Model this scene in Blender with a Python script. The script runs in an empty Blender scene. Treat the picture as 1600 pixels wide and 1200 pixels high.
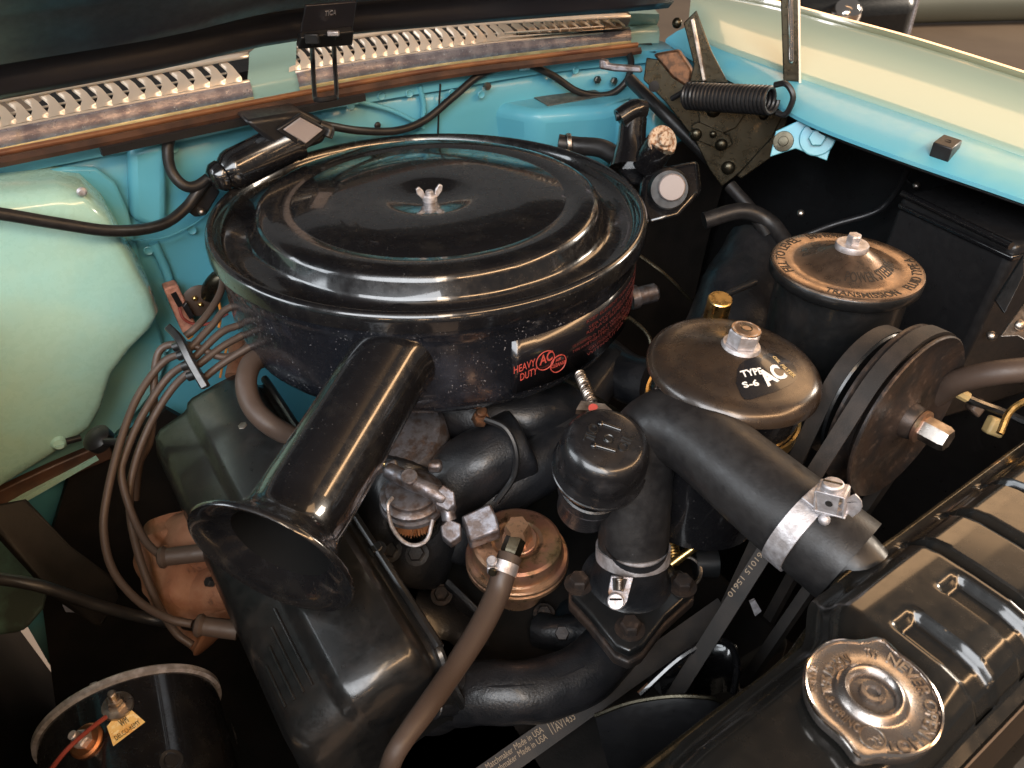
import bpy, bmesh, math, random
from mathutils import Vector
from mathutils import noise as mnoise
random.seed(4)
SC = bpy.context.scene
COL = SC.collection
U = 0.01                       # everything below is written in centimetres

# ------------------------------------------------------------------ camera
def V(*a): return Vector(a)
CAM = V(0, 0, 131); PITCH = math.radians(36); FPX = 1230.0
FWD = V(0, math.cos(PITCH), -math.sin(PITCH)); UPV = V(0, math.sin(PITCH), math.cos(PITCH)); RT = V(1, 0, 0)
cd = bpy.data.cameras.new('camera'); cam = bpy.data.objects.new('camera', cd); COL.objects.link(cam)
cam.location = CAM * U; cam.rotation_euler = (math.pi / 2 - PITCH, 0, 0)
cd.sensor_width = 36; cd.lens = 36 * FPX / 1600; cd.clip_start = 0.02; cd.clip_end = 60
cd.dof.use_dof = True; cd.dof.focus_distance = 0.66; cd.dof.aperture_fstop = 18
SC.camera = cam

# ------------------------------------------------------------------ light
w = bpy.data.worlds.new('World'); SC.world = w; w.use_nodes = True
bg = w.node_tree.nodes['Background']; bg.inputs[0].default_value = (0.54, 0.53, 0.52, 1); bg.inputs[1].default_value = 0.22
def area(name, loc, target, sx, sy, power, col):
    l = bpy.data.lights.new(name, 'AREA'); l.shape = 'RECTANGLE'; l.size = sx; l.size_y = sy; l.energy = power; l.color = col
    o = bpy.data.objects.new(name, l); COL.objects.link(o); o.location = loc
    o.rotation_euler = (Vector(target) - Vector(loc)).to_track_quat('-Z', 'Y').to_euler()
    return o
WARM = (1.0, 0.60, 0.30)
area('ceiling_lamp', (2.1, 0.2, 2.35), (0.0, 0.7, 0.9), 1.5, 0.22, 16, WARM)
area('ceiling_lamp', (1.3, -0.9, 2.5), (0.0, 0.7, 0.9), 1.5, 0.22, 20, WARM)
area('ceiling_lamp', (0.3, -1.3, 2.6), (0.0, 0.7, 0.9), 0.25, 1.5, 14, (1.0, 0.72, 0.46))
area('wall_lamp', (2.1, 3.3, 3.1), (0.2, 0.6, 1.0), 3.0, 1.1, 34, WARM)
area('floor_fill', (12.5, 7.0, 5.0), (4.0, 7.0, 0), 3.5, 3.0, 1100, (1.0, 0.86, 0.70))  # lamp added to brighten the far floor
area('window_light', (-2.4, 0.1, 2.0), (-0.1, 0.8, 1.0), 1.4, 1.2, 34, (0.88, 0.94, 1.0))
area('cool_fill', (-1.0, -2.6, 3.3), (0.0, 0.9, 1.0), 3.6, 2.0, 190, (0.93, 0.96, 1.0))  # added cool fill from above and behind the camera
for lx, ly, lz in ((-1.25, -3.0, 1.62), (-0.1, -3.2, 1.6), (0.9, -3.1, 1.66), (1.5, -2.9, 1.7)):
    area('wall_light', (lx, ly, lz), (0.0, 0.7, 1.0), 0.34, 0.10, 2.2, WARM)
SC.view_settings.view_transform = 'Standard'; SC.view_settings.look = 'None'
SC.view_settings.exposure = 0.32; SC.view_settings.gamma = 1
SC.cycles.max_bounces = 8; SC.cycles.glossy_bounces = 4; SC.cycles.sample_clamp_indirect = 6

# ------------------------------------------------------------------ projection helpers (photo pixel of 1600x1200 -> point in the place)
def ray(x, y): return FWD + RT * ((x - 800) / FPX) + UPV * ((600 - y) / FPX)
def P(x, y, z):
    d = ray(x, y); return CAM + d * ((z - CAM.z) / d.z)
def K(x, y, k): return CAM + ray(x, y) * k
def PL(x, y, pt, n):
    d = ray(x, y); return CAM + d * ((pt - CAM).dot(n) / d.dot(n))
ANG = math.radians(-59)
F = V(math.cos(ANG), math.sin(ANG), 0)          # towards the front of the car
S = V(-F.y, F.x, 0)                             # towards the driver's side
Z = V(0, 0, 1)

# ------------------------------------------------------------------ materials
def mat(name, col, rough=0.5, metal=0.0, coat=0.0, coat_rough=0.05, col2=None, nscale=60, namt=(0.4, 0.6),
        bump=0.0, bscale=300, rvar=0.0, rscale=120, speck=None, sscale=500, sth=0.72, spec=0.5, trans=0, ior=1.45,
        layers=()):
    m = bpy.data.materials.new(name); m.use_nodes = True; nt = m.node_tree; N = nt.nodes; L = nt.links
    b = N['Principled BSDF']
    b.inputs['Roughness'].default_value = rough; b.inputs['Metallic'].default_value = metal
    b.inputs['Coat Weight'].default_value = coat; b.inputs['Coat Roughness'].default_value = coat_rough
    b.inputs['Specular IOR Level'].default_value = spec
    b.inputs['Transmission Weight'].default_value = trans; b.inputs['IOR'].default_value = ior
    b.inputs['Base Color'].default_value = (*col, 1)
    tc = N.new('ShaderNodeTexCoord')
    def nz(scale, detail=4, rgh=0.55):
        n = N.new('ShaderNodeTexNoise'); n.inputs['Scale'].default_value = scale; n.inputs['Detail'].default_value = detail
        n.inputs['Roughness'].default_value = rgh; L.new(tc.outputs['Object'], n.inputs['Vector']); return n
    cur = None
    def mixin(fac_out, colr):
        nonlocal cur
        mx = N.new('ShaderNodeMix'); mx.data_type = 'RGBA'
        if cur is None: mx.inputs[6].default_value = (*col, 1)
        else: L.new(cur, mx.inputs[6])
        mx.inputs[7].default_value = (*colr, 1); L.new(fac_out, mx.inputs[0]); cur = mx.outputs[2]
    def ramp(src, a, c):
        r = N.new('ShaderNodeMapRange'); r.inputs[1].default_value = a; r.inputs[2].default_value = c
        L.new(src, r.inputs[0]); return r.outputs[0]
    if col2 is not None: mixin(ramp(nz(nscale).outputs[0], *namt), col2)
    for (c3, sc3, a3, b3) in layers: mixin(ramp(nz(sc3, 6, 0.65).outputs[0], a3, b3), c3)
    if speck is not None:
        n1 = nz(sscale, 2, 0.5); n2 = nz(sscale * 0.12, 3, 0.6)
        mu = N.new('ShaderNodeMath'); mu.operation = 'MULTIPLY'
        L.new(ramp(n1.outputs[0], sth, sth + 0.05), mu.inputs[0]); L.new(ramp(n2.outputs[0], 0.45, 0.62), mu.inputs[1])
        mixin(mu.outputs[0], speck)
    if cur is not None: L.new(cur, b.inputs['Base Color'])
    if rvar:
        mr = N.new('ShaderNodeMapRange'); mr.inputs[1].default_value = 0.3; mr.inputs[2].default_value = 0.7
        mr.inputs[3].default_value = max(0.02, rough - rvar); mr.inputs[4].default_value = rough + rvar
        L.new(nz(rscale, 5, 0.6).outputs[0], mr.inputs[0]); L.new(mr.outputs[0], b.inputs['Roughness'])
    if coat >= .99 or name == 'chipped_black_paint':
        mr = N.new('ShaderNodeMapRange'); mr.inputs[1].default_value = 0.42; mr.inputs[2].default_value = 0.68
        mr.inputs[3].default_value = coat_rough * .7; mr.inputs[4].default_value = coat_rough * 2.6 + .05
        L.new(nz(26, 8, 0.72).outputs[0], mr.inputs[0]); L.new(mr.outputs[0], b.inputs['Coat Roughness'])
    if bump:
        bp = N.new('ShaderNodeBump'); bp.inputs['Strength'].default_value = bump; bp.inputs['Distance'].default_value = 0.001
        L.new(nz(bscale, 5, 0.6).outputs[0], bp.inputs['Height']); L.new(bp.outputs[0], b.inputs['Normal'])
    return m
M = {}
M['gloss'] = mat('gloss_black_paint', (.006, .006, .007), .24, coat=1, coat_rough=.035, rvar=.1, speck=(.20, .19, .18), sscale=800, sth=.71, layers=(((.016, .015, .014), 22, .52, .75),))
M['house'] = mat('chipped_black_paint', (.007, .008, .011), .25, coat=.8, coat_rough=.08, rvar=.1, bump=.25, bscale=420,
                 speck=(.30, .29, .30), sscale=520, sth=.655, layers=(((.10, .10, .11), 330, .68, .72), ((.020, .022, .030), 18, .5, .7)))
M['satin'] = mat('satin_black_paint', (.012, .012, .013), .38, rvar=.12, speck=(.09, .085, .08), sscale=800, sth=.72)
M['satin2'] = mat('dusty_satin_black', (.008, .0085, .009), .38, coat=.55, coat_rough=.16, rvar=.12, col2=(.018, .016, .015), nscale=35, namt=(.5, .75), bump=.15)
M['cast'] = mat('black_cast_iron', (.008, .009, .011), .38, coat=.25, coat_rough=.2, bump=.5, bscale=500, col2=(.016, .016, .018), nscale=40, rvar=.1)
M['deep'] = mat('gap_black', (.007, .0065, .006), .6, spec=.4, col2=(.013, .011, .010), nscale=25, bump=.3)  # near black for deep gaps, their darkness put into the colour
M['yellowed'] = mat('yellowed_lower_strip', (.60, .50, .26), .42, .3, col2=(.42, .33, .16), nscale=35, bump=.2, layers=(((.50, .48, .30), 120, .56, .66),))
M['sealsheen'] = mat('orange_seal_sheen', (.24, .105, .045), .34, col2=(.12, .05, .03), nscale=14, bump=.1)  # orange sheen along the seal ridge, put into the colour
M['capblk'] = mat('dusty_cap_black', (.008, .008, .009), .30, coat=.5, coat_rough=.14, rvar=.1, col2=(.022, .022, .024), nscale=45, namt=(.5, .7), speck=(.3, .3, .3), sscale=500, sth=.74)
M['hoodp'] = mat('hood_inner_sheen', (.045, .042, .052), .45, coat=.4, coat_rough=.3, rvar=.1)  # hood black lifted to purple grey, a cool sheen in the colour
M['void'] = mat('unlit_black', (.004, .004, .004), .8, spec=.15)  # shade inside the snorkel mouth, put into the colour
M['hoodm'] = mat('hood_black_paint', (.022, .021, .026), .42, coat=.5, coat_rough=.25, rvar=.08, speck=(.12, .12, .13), sscale=500, sth=.75)
M['rubber'] = mat('black_rubber', (.011, .0105, .011), .42, bump=.12, bscale=700, rvar=.1, col2=(.018, .017, .017), nscale=30, speck=(.10, .10, .10), sscale=420, sth=.75)
M['wire'] = mat('brown_black_rubber', (.062, .042, .032), .5, bump=.1, bscale=900, rvar=.1)
M['seal'] = mat('weathered_seal_rubber', (.045, .026, .020), .42, bump=.2, bscale=300, col2=(.09, .045, .028), nscale=25, rvar=.1)
M['belt'] = mat('dusty_belt_rubber', (.032, .025, .021), .62, bump=.2, bscale=900, col2=(.02, .017, .015), nscale=60)
M['rust'] = mat('rusty_cast_iron', (.24, .12, .07), .85, bump=1.0, bscale=200, col2=(.20, .085, .045), nscale=45, layers=(((.06, .03, .02), 55, .60, .72),))
M['gold'] = mat('gold_zinc_plate', (.60, .37, .23), .38, .9, col2=(.42, .23, .17), nscale=30, namt=(.42, .58), rvar=.12, rscale=60,
                layers=(((.30, .25, .14), 45, .52, .66), ((.14, .085, .055), 90, .56, .70)), bump=.2, bscale=600)
M['steel'] = mat('bare_steel', (.52, .47, .42), .36, 1, rvar=.12, col2=(.30, .25, .21), nscale=90, bump=.15, bscale=600)
M['zinc'] = mat('dull_zinc', (.62, .60, .62), .48, .75, rvar=.1, col2=(.40, .37, .37), nscale=140, bump=.3, bscale=700, layers=(((.25, .15, .10), 90, .64, .75),))
M['hinge'] = mat('olive_zinc_steel', (.070, .062, .044), .30, .9, rvar=.08, col2=(.045, .04, .028), nscale=14, layers=(((.30, .18, .08), 40, .64, .76),), bump=.15)
M['alu'] = mat('weathered_aluminium', (.27, .27, .30), .46, .8, rvar=.12, col2=(.14, .11, .10), nscale=110, bump=.3, bscale=500, layers=(((.22, .12, .07), 60, .60, .72),))
M['bronze'] = mat('warm_sheen_lid', (.30, .22, .165), .31, .9, rvar=.1, col2=(.20, .145, .11), nscale=45, bump=.1, bscale=700)  # bronze tint carries the warm reflection on the reservoir lid
M['lidblk'] = mat('worn_black_lid', (.028, .021, .017), .30, .3, coat=.7, coat_rough=.2, rvar=.1, col2=(.045, .03, .02), nscale=35, speck=(.2, .13, .08), sscale=600, sth=.72)
M['teal'] = mat('turquoise_paint', (.10, .385, .51), .45, coat=.3, coat_rough=.12, rvar=.08, bump=.12, bscale=60, col2=(.22, .47, .47), nscale=5, namt=(.52, .70), speck=(.05, .12, .12), sscale=260, sth=.76)  # mint patches put warm light into the turquoise
M['mint'] = mat('turquoise_warm_case', (.33, .60, .55), .28, coat=1, coat_rough=.07, rvar=.1, bump=.15, bscale=45, col2=(.38, .60, .50), nscale=9,  # same turquoise on the heater case, warm light mixed into the colour
                speck=(.06, .09, .07), sscale=200, sth=.77)
M['cream'] = mat('turquoise_warm_top', (.29, .43, .37), .32, coat=.4, coat_rough=.06, bump=.03, bscale=30)  # turquoise paled on fender top and cowl, warm light in the colour
M['chrome'] = mat('polished_chrome', (.80, .72, .66), .12, 1)
M['pitted'] = mat('pitted_chrome', (.50, .43, .43), .34, .6, rvar=.1, col2=(.26, .22, .24), nscale=60, layers=(((.75, .72, .72), 330, .62, .68), ((.45, .36, .30), 50, .60, .70)), bump=.4, bscale=400)
M['champ'] = mat('champagne_grille', (.90, .74, .58), .42, .45, rvar=.08)
M['plate'] = mat('aged_data_plate', (.10, .10, .09), .5, .4, col2=(.22, .20, .17), nscale=90, namt=(.4, .65), bump=.4, bscale=700)
M['copper'] = mat('copper', (.40, .17, .08), .45, 1)
M['capmetal'] = mat('stamped_cap_steel', (.34, .31, .29), .27, .9, rvar=.08, col2=(.24, .21, .19), nscale=120, bump=.1, bscale=900)
M['wornbrass'] = mat('worn_brass', (.22, .11, .06), .5, .8, col2=(.10, .06, .04), nscale=150)
M['brass'] = mat('brass', (.72, .50, .20), .3, 1, rvar=.1)
M['redw'] = mat('red_wire', (.20, .035, .025), .5)
M['orangew'] = mat('orange_wire', (.62, .25, .05), .5)
M['salmon'] = mat('ceramic_salmon', (.55, .27, .20), .6, col2=(.35, .16, .11), nscale=120)
M['white'] = mat('white_print', (.75, .73, .70), .5)
M['redp'] = mat('red_print', (.42, .065, .05), .5)
M['dimred'] = mat('dark_red_print', (.11, .022, .02), .5)
M['decal'] = mat('black_decal', (.007, .007, .009), .25, coat=.6, coat_rough=.08)
M['lidprint'] = mat('dark_stamping', (.02, .014, .010), .6)
M['beltprint'] = mat('belt_print', (.33, .24, .16), .7)
M['label'] = mat('aged_yellow_label', (.78, .56, .22), .6, col2=(.66, .36, .10), nscale=130, layers=(((.85, .70, .40), 260, .5, .6),))
M['ink'] = mat('ink', (.01, .01, .01), .6)
M['glass'] = mat('clear_bowl_glass', (.95, .93, .86), .04, trans=1, ior=1.2)
M['paper'] = mat('pleated_filter_paper', (.62, .32, .17), .8)
M['yellowp'] = mat('cream_plastic', (.50, .36, .16), .5)
M['floor'] = mat('brown_painted_floor', (.30, .215, .15), .42, col2=(.26, .185, .13), nscale=1.5, bump=.05, bscale=40)
M['wearpulley'] = mat('rust_stained_pulley', (.030, .026, .025), .40, .4, rvar=.12, col2=(.050, .035, .028), nscale=55, layers=(((.10, .07, .055), 130, .56, .7),), bump=.2)
M['speck'] = mat('corroded_pot_metal', (.58, .47, .36), .6, .3, col2=(.30, .17, .10), nscale=300, namt=(.48, .56), bump=.6, bscale=500)
M['greyd'] = mat('grey_lavender_plastic', (.30, .26, .25), .45)
M['shade_teal'] = mat('shaded_turquoise', (.10, .20, .17), .5, coat=.2, coat_rough=.3, col2=(.05, .07, .06), nscale=22, bump=.2)  # turquoise darkened, the shade on the splash panel put into its colour
M['greenpipe'] = mat('dull_green_pipe', (.20, .20, .15), .5)
M['walnut'] = mat('dim_pink_wall', (.30, .19, .16), .6)
M['tank'] = mat('radiator_gloss_black', (.008, .008, .0075), .24, coat=.6, coat_rough=.09, rvar=.06, speck=(.25, .17, .10), sscale=420, sth=.77, bump=.06, bscale=60, spec=.5)
M['bluepatch'] = mat('pale_blue_light', (.42, .46, .60), .5)

# ------------------------------------------------------------------ objects
BASE = {}
def thing(name, label, cat, base, group=None):
    o = bpy.data.objects.new(name, None); COL.objects.link(o); o.location = base * U
    o.empty_display_size = 0.02; o['label'] = label; o['category'] = cat
    if group: o['group'] = group
    BASE[o.name] = base.copy(); return o
def obj(name, geo, m, parent=None, smooth=40, bevel=0, label=None, cat=None, group=None, kind=None, base=None, segs=2, sub=0, solid=0, weld=True):
    vs, fs = geo
    if parent is not None: b = BASE[parent.name]
    else: b = base if base is not None else sum(vs, V(0, 0, 0)) / len(vs)
    me = bpy.data.meshes.new(name); bm = bmesh.new()
    bv = [bm.verts.new((v - b) * U) for v in vs]
    for f_ in fs:
        try: bm.faces.new([bv[i] for i in f_])
        except ValueError: pass
    if weld: bmesh.ops.remove_doubles(bm, verts=bm.verts, dist=2e-6)
    bmesh.ops.recalc_face_normals(bm, faces=bm.faces)
    bm.to_mesh(me); bm.free()
    for p in me.polygons: p.use_smooth = True
    me.set_sharp_from_angle(angle=math.radians(smooth))
    me.materials.append(M[m]); o = bpy.data.objects.new(name, me); COL.objects.link(o)
    if parent is not None: o.parent = parent
    else: o.location = b * U
    BASE[o.name] = b.copy()
    if solid:
        md = o.modifiers.new('thick', 'SOLIDIFY'); md.thickness = solid * U; md.offset = 0
    if bevel:
        md = o.modifiers.new('bevel', 'BEVEL'); md.width = bevel * U; md.segments = segs; md.limit_method = 'ANGLE'; md.angle_limit = math.radians(35)
    if sub:
        md = o.modifiers.new('sub', 'SUBSURF'); md.levels = sub; md.render_levels = sub
    if label: o['label'] = label
    if cat: o['category'] = cat
    if group: o['group'] = group
    if kind: o['kind'] = kind
    return o
def join(*gs):
    vs, fs = [], []
    for v, f_ in gs:
        n = len(vs); vs += list(v); fs += [tuple(i + n for i in q) for q in f_]
    return vs, fs
def frame(ax, xd=None):
    a = ax.normalized(); x = xd if xd is not None else (V(1, 0, 0) if abs(a.x) < .9 else V(0, 1, 0))
    x = (x - a * x.dot(a)).normalized(); return x, a.cross(x), a
def lathe(prof, c, ax=Z, seg=48, xd=None, a0=0.0, a1=2 * math.pi):
    x, y, a = frame(ax, xd); full = abs(a1 - a0 - 2 * math.pi) < 1e-6; n = seg if full else seg + 1
    vs, fs = [], []
    for r, h in prof:
        for i in range(n):
            t = a0 + (a1 - a0) * i / seg; vs.append(c + a * h + (x * math.cos(t) + y * math.sin(t)) * r)
    for j in range(len(prof) - 1):
        for i in range(seg):
            i2 = (i + 1) % n
            q = [j * n + i, j * n + i2, (j + 1) * n + i2, (j + 1) * n + i]
            if prof[j][0] < 1e-6: q = [j * n, (j + 1) * n + i2, (j + 1) * n + i]
            elif prof[j + 1][0] < 1e-6: q = [j * n + i, j * n + i2, (j + 1) * n]
            fs.append(tuple(q))
    return vs, fs
def crom(pts, res=8):
    if len(pts) < 3 or res <= 1: return list(pts)
    out = []; n = len(pts)
    for i in range(n - 1):
        p0 = pts[i - 1] if i else pts[0] * 2 - pts[1]; p1 = pts[i]; p2 = pts[i + 1]; p3 = pts[i + 2] if i + 2 < n else pts[-1] * 2 - pts[-2]
        for k in range(res):
            t = k / res
            out.append(0.5 * ((2 * p1) + (p2 - p0) * t + (2 * p0 - 5 * p1 + 4 * p2 - p3) * t * t + (3 * p1 - p0 - 3 * p2 + p3) * t ** 3))
    out.append(pts[-1]); return out
def tube(pts, r, seg=14, res=8, sect=None, upv=None, caps=True, rs=None):
    """sweep a circle (or the section sect = [(side, up), ...]) along a smooth path"""
    ps = crom(pts, res); n = len(ps); vs, fs = [], []
    sec = sect or [(math.cos(2 * math.pi * i / seg), math.sin(2 * math.pi * i / seg)) for i in range(seg)]
    m = len(sec); x = None
    for i, p in enumerate(ps):
        t = (ps[min(i + 1, n - 1)] - ps[max(i - 1, 0)]).normalized()
        if upv is not None: x = t.cross(upv).normalized()
        elif x is None: x = frame(t)[0]
        else: x = (x - t * x.dot(t)).normalized()
        y = x.cross(t)
        q = i / (n - 1)
        rr = r
        if rs:
            for a in range(len(rs) - 1):
                if rs[a][0] <= q <= rs[a + 1][0]:
                    rr = rs[a][1] + (rs[a + 1][1] - rs[a][1]) * (q - rs[a][0]) / max(1e-6, rs[a + 1][0] - rs[a][0])
        for (u, v) in sec: vs.append(p + (x * u + y * v) * rr)
    for i in range(n - 1):
        for j in range(m): fs.append((i * m + j, i * m + (j + 1) % m, (i + 1) * m + (j + 1) % m, (i + 1) * m + j))
    if caps: fs.append(tuple(range(m))[::-1]); fs.append(tuple((n - 1) * m + j for j in range(m)))
    return vs, fs
def box(c, sx, sy, sz, X=None, Y=None, ZZ=None):
    X = X or V(1, 0, 0); Y = Y or V(0, 1, 0); ZZ = ZZ or Z
    vs = [c + X * (sx / 2 * a) + Y * (sy / 2 * b) + ZZ * (sz / 2 * d) for d in (-1, 1) for a, b in ((-1, -1), (1, -1), (1, 1), (-1, 1))]
    return vs, [(0, 3, 2, 1), (4, 5, 6, 7), (0, 1, 5, 4), (1, 2, 6, 5), (2, 3, 7, 6), (3, 0, 4, 7)]
def prism(pts, vec):
    n = len(pts); vs = list(pts) + [p + vec for p in pts]
    return vs, [tuple(range(n))[::-1], tuple(range(n, 2 * n))] + [(i, (i + 1) % n, n + (i + 1) % n, n + i) for i in range(n)]
def loft(rows):
    m = len(rows[0]); vs = [p for r in rows for p in r]
    return vs, [(j * m + i, j * m + i + 1, (j + 1) * m + i + 1, (j + 1) * m + i) for j in range(len(rows) - 1) for i in range(m - 1)]
def hexg(c, ax, r, h, xd=None): return lathe([(0, 0), (r, 0), (r, h * .82), (r * .86, h), (0, h)], c, ax, 6, xd)
def cyl(c, ax, r, h, seg=24, ch=.08): return lathe([(0, 0), (r, 0), (r, h - ch), (r - ch, h), (0, h)], c, ax, seg)
def sphere(c, r, seg=14, ax=Z, sq=1.0): return lathe([(r * math.sin(math.pi * i / 8), -r * sq * math.cos(math.pi * i / 8)) for i in range(9)], c, ax, seg)
def bolt(par, c, ax, r, h, m='steel', washer=True, name='bolt'):
    o = obj(name, hexg(c, ax, r, h), m, par, smooth=25)
    if washer:
        w_ = lathe([(0, 0), (r * 1.45, 0), (r * 1.45, .12), (0, .16)], c - ax.normalized() * .02, ax, 20); obj('washer', w_, m, par)
    return o
_tc = {}
def glyphs(s, ext=0.0, res=3, bold=0.0):
    key = (s, ext, bold)
    if key in _tc: return _tc[key]
    cu = bpy.data.curves.new('t', 'FONT'); cu.body = s; cu.size = 1; cu.resolution_u = res; cu.extrude = ext; cu.offset = bold
    o = bpy.data.objects.new('t', cu); COL.objects.link(o)
    dg = bpy.context.evaluated_depsgraph_get(); dg.update(); me = bpy.data.meshes.new_from_object(o.evaluated_get(dg))
    vs = [v.co.copy() for v in me.vertices]; fs = [tuple(p.vertices) for p in me.polygons]
    bpy.data.objects.remove(o); bpy.data.curves.remove(cu); bpy.data.meshes.remove(me)
    x0 = min(v.x for v in vs); x1 = max(v.x for v in vs); y1 = max(v.y for v in vs); y0 = min(v.y for v in vs)
    out = ([V((v.x - x0), v.y, v.z) for v in vs], fs, x1 - x0, y1)
    _tc[key] = out; return out
def lev(prof, r):
    pr = sorted(prof)
    if r <= pr[0][0]: return pr[0][1]
    for (a, ha), (b, hb) in zip(pr, pr[1:]):
        if a <= r <= b: return ha + (hb - ha) * (r - a) / max(1e-6, b - a)
    return pr[-1][1]
def arc_text(s, c, ax, xd, R, mid, height, inward=False, prof=None, ext=.03, lift=0.0, wide=1.0, bold=0.0, arc=None):
    """text on a ring; mid = angle of its middle; inward = letter tops towards the centre, running anticlockwise"""
    x, y, a = frame(ax, xd); vs, fs, wd, ht = glyphs(s, ext, 3, bold); k = height / ht
    kx = k * wide if arc is None else abs(arc) * R / wd
    out = []
    for v in vs:
        u = (v.x - wd / 2) * kx; t = mid + u / R if inward else mid - u / R
        r = R - v.y * k + height / 2 if inward else R + v.y * k - height / 2
        h = (lev(prof, r) if prof else 0) + v.z + lift
        out.append(c + (x * math.cos(t) + y * math.sin(t)) * r + a * h)
    return out, fs
def quad_text(s, p0, p1, up, n, height=None, ext=.02, bold=0.0, mapf=None):
    """flat text from p0 to p1 (baseline), letters towards up; mapf can bend it onto a surface"""
    vs, fs, wd, ht = glyphs(s, ext, 3, bold); d = p1 - p0; kx = d.length / wd; d = d.normalized()
    upn = (up - d * up.dot(d)).normalized(); k = (height / ht) if height else kx
    out = [p0 + d * (v.x * kx) + upn * (v.y * k) + n * v.z for v in vs]
    if mapf: out = [mapf(q) for q in out]
    return out, fs
def rnd_hit_cyl(x, y, c, r):
    d = ray(x, y); o = CAM - c; a = d.x ** 2 + d.y ** 2; b = 2 * (o.x * d.x + o.y * d.y); q = o.x ** 2 + o.y ** 2 - r * r
    t = (-b - math.sqrt(max(0, b * b - 4 * a * q))) / (2 * a); return CAM + d * t
def coil(p0, p1, r, turns, wr, seg=8, per=20):
    ax = (p1 - p0); L_ = ax.length; x, y, a = frame(ax); pts = []
    for i in range(int(turns * per) + 1):
        t = i / per * 2 * math.pi; pts.append(p0 + a * (L_ * i / (turns * per)) + (x * math.cos(t) + y * math.sin(t)) * r)
    return tube(pts, wr, seg, 1)

exec_parts = True
# ================================================================== THE SETTING: floor and engine bay shell
obj('floor', ([V(-900, -700, 0), V(1100, -700, 0), V(1100, 1600, 0), V(-900, 1600, 0)], [(0, 1, 2, 3)]), 'floor', kind='structure')

# plane of the firewall: through the left end of the lip under the cowl seal
W0 = P(0, 262, 105)
lip_px = [(-90, 279), (0, 260), (150, 231), (300, 203), (500, 160), (700, 127), (850, 103), (1000, 88), (1070, 84)]
lipP = [P(x, y, 105) for x, y in lip_px]
LIPC = [lipP[0] + (lipP[0] - lipP[1]).normalized() * 60] + crom(lipP, 4) + [lipP[-1] + (lipP[-1] - lipP[-2]).normalized() * 60]
def FW(x, y, off=0.0):
    """photo pixel on the curved upright firewall sheet, brought off cm forward"""
    d = ray(x, y)
    for a, b in zip(LIPC, LIPC[1:]):
        a2, b2 = a + F * off, b + F * off; e = b2 - a2; den = d.x * e.y - d.y * e.x
        if abs(den) < 1e-9: continue
        t = ((a2.x - CAM.x) * e.y - (a2.y - CAM.y) * e.x) / den; u = ((a2.x - CAM.x) * d.y - (a2.y - CAM.y) * d.x) / den
        if t > 0 and -.0001 <= u <= 1.0001: return CAM + d * t
    return PL(x, y, W0 + F * off, F)
def onwall(s_, z_, off=0.0):       # s_ cm along the sheet
    a = LIPC[0]; k = s_ + 60
    for p, q in zip(LIPC, LIPC[1:]):
        l = (q - p).length
        if k <= l or q is LIPC[-1]: r = p + (q - p).normalized() * k; return V(r.x, r.y, z_) + F * off
        k -= l

fwl = thing('firewall', 'turquoise firewall sheet with pressed ribs behind the round air cleaner', 'firewall', W0 + S * 50 - Z * 40)
rows = []
for i in range(9):
    row = []
    for j in range(41):
        s = -16 + 112 * j / 40; zz = 105.5 - 62 * (i / 8) ** 1.2
        bulge = 1.2 * math.exp(-((s - 30) / 3) ** 2) + 1.2 * math.exp(-((s - 47) / 2.0) ** 2) - 1.5 * math.exp(-((s - 38) / 5) ** 2)
        row.append(onwall(s + 5, zz, bulge * min(1, i / 3) - .6))
    rows.append(row)
obj('panel', loft(rows), 'teal', fwl, solid=.15)
# horizontal lip that carries the seal
obj('lip', loft([[p + Z * .6 - F * 5 for p in crom(lipP, 4)], [p + Z * .6 for p in crom(lipP, 4)], [p - Z * .8 + F * .2 for p in crom(lipP, 4)],
                 [p - Z * 1.0 - F * .8 for p in crom(lipP, 4)]]), 'teal', fwl, solid=.12)
# pressed gusset beside the heater box
gpts = [FW(200, 232, 1), FW(262, 222, 2), FW(262, 345, 1), FW(248, 362, 0.6), FW(205, 345, .6)]
obj('gusset', prism(gpts, -F * 2), 'teal', fwl, bevel=.8, segs=3)
0 and obj('gusset', prism([FW(585, 150, 1.5), FW(670, 138, 1.5), FW(662, 190, .8), (FW(600, 196, .8))], -F * 2), 'teal', fwl, bevel=.7, segs=3)
obj('seam', tube([FW(688, 131, .3), FW(686, 165, .35), FW(684, 216, .3)], .12, 6, 4), 'deep', fwl)
obj('seam', tube([FW(205, 375, 1.2), FW(255, 372, .9), FW(300, 352, .6), FW(330, 330, .4)], .10, 6, 4), 'teal', fwl)
obj('crease', tube([FW(560, 158, .1), FW(610, 172, .1), FW(660, 196, .1)], .28, 10, 4), 'teal', fwl)
obj('crease', tube([FW(655, 134, .1), FW(662, 165, .1), FW(660, 200, .1)], .35, 10, 4), 'teal', fwl)
obj('crease', tube([FW(240, 380, .1), FW(262, 430, .1), FW(268, 470, .1)], .5, 10, 4), 'teal', fwl)
for x, y in ((548, 166), (596, 150), (640, 146), (706, 146), (752, 148), (900, 110), (272, 232), (300, 360), (232, 392), (258, 545)):
    obj('spot_weld', lathe([(0, -.03), (.28, -.03), (.42, .06), (.5, 0)], FW(x, y, .35), F, 16), 'teal', fwl)
for x, y, r in ((352, 190, .5), (222, 250, .3), (590, 196, .35)):
    obj('plug', lathe([(0, .18), (r * .8, .16), (r, .1), (r * 1.2, 0)], FW(x, y, .6), F, 18), 'satin', fwl)
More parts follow.
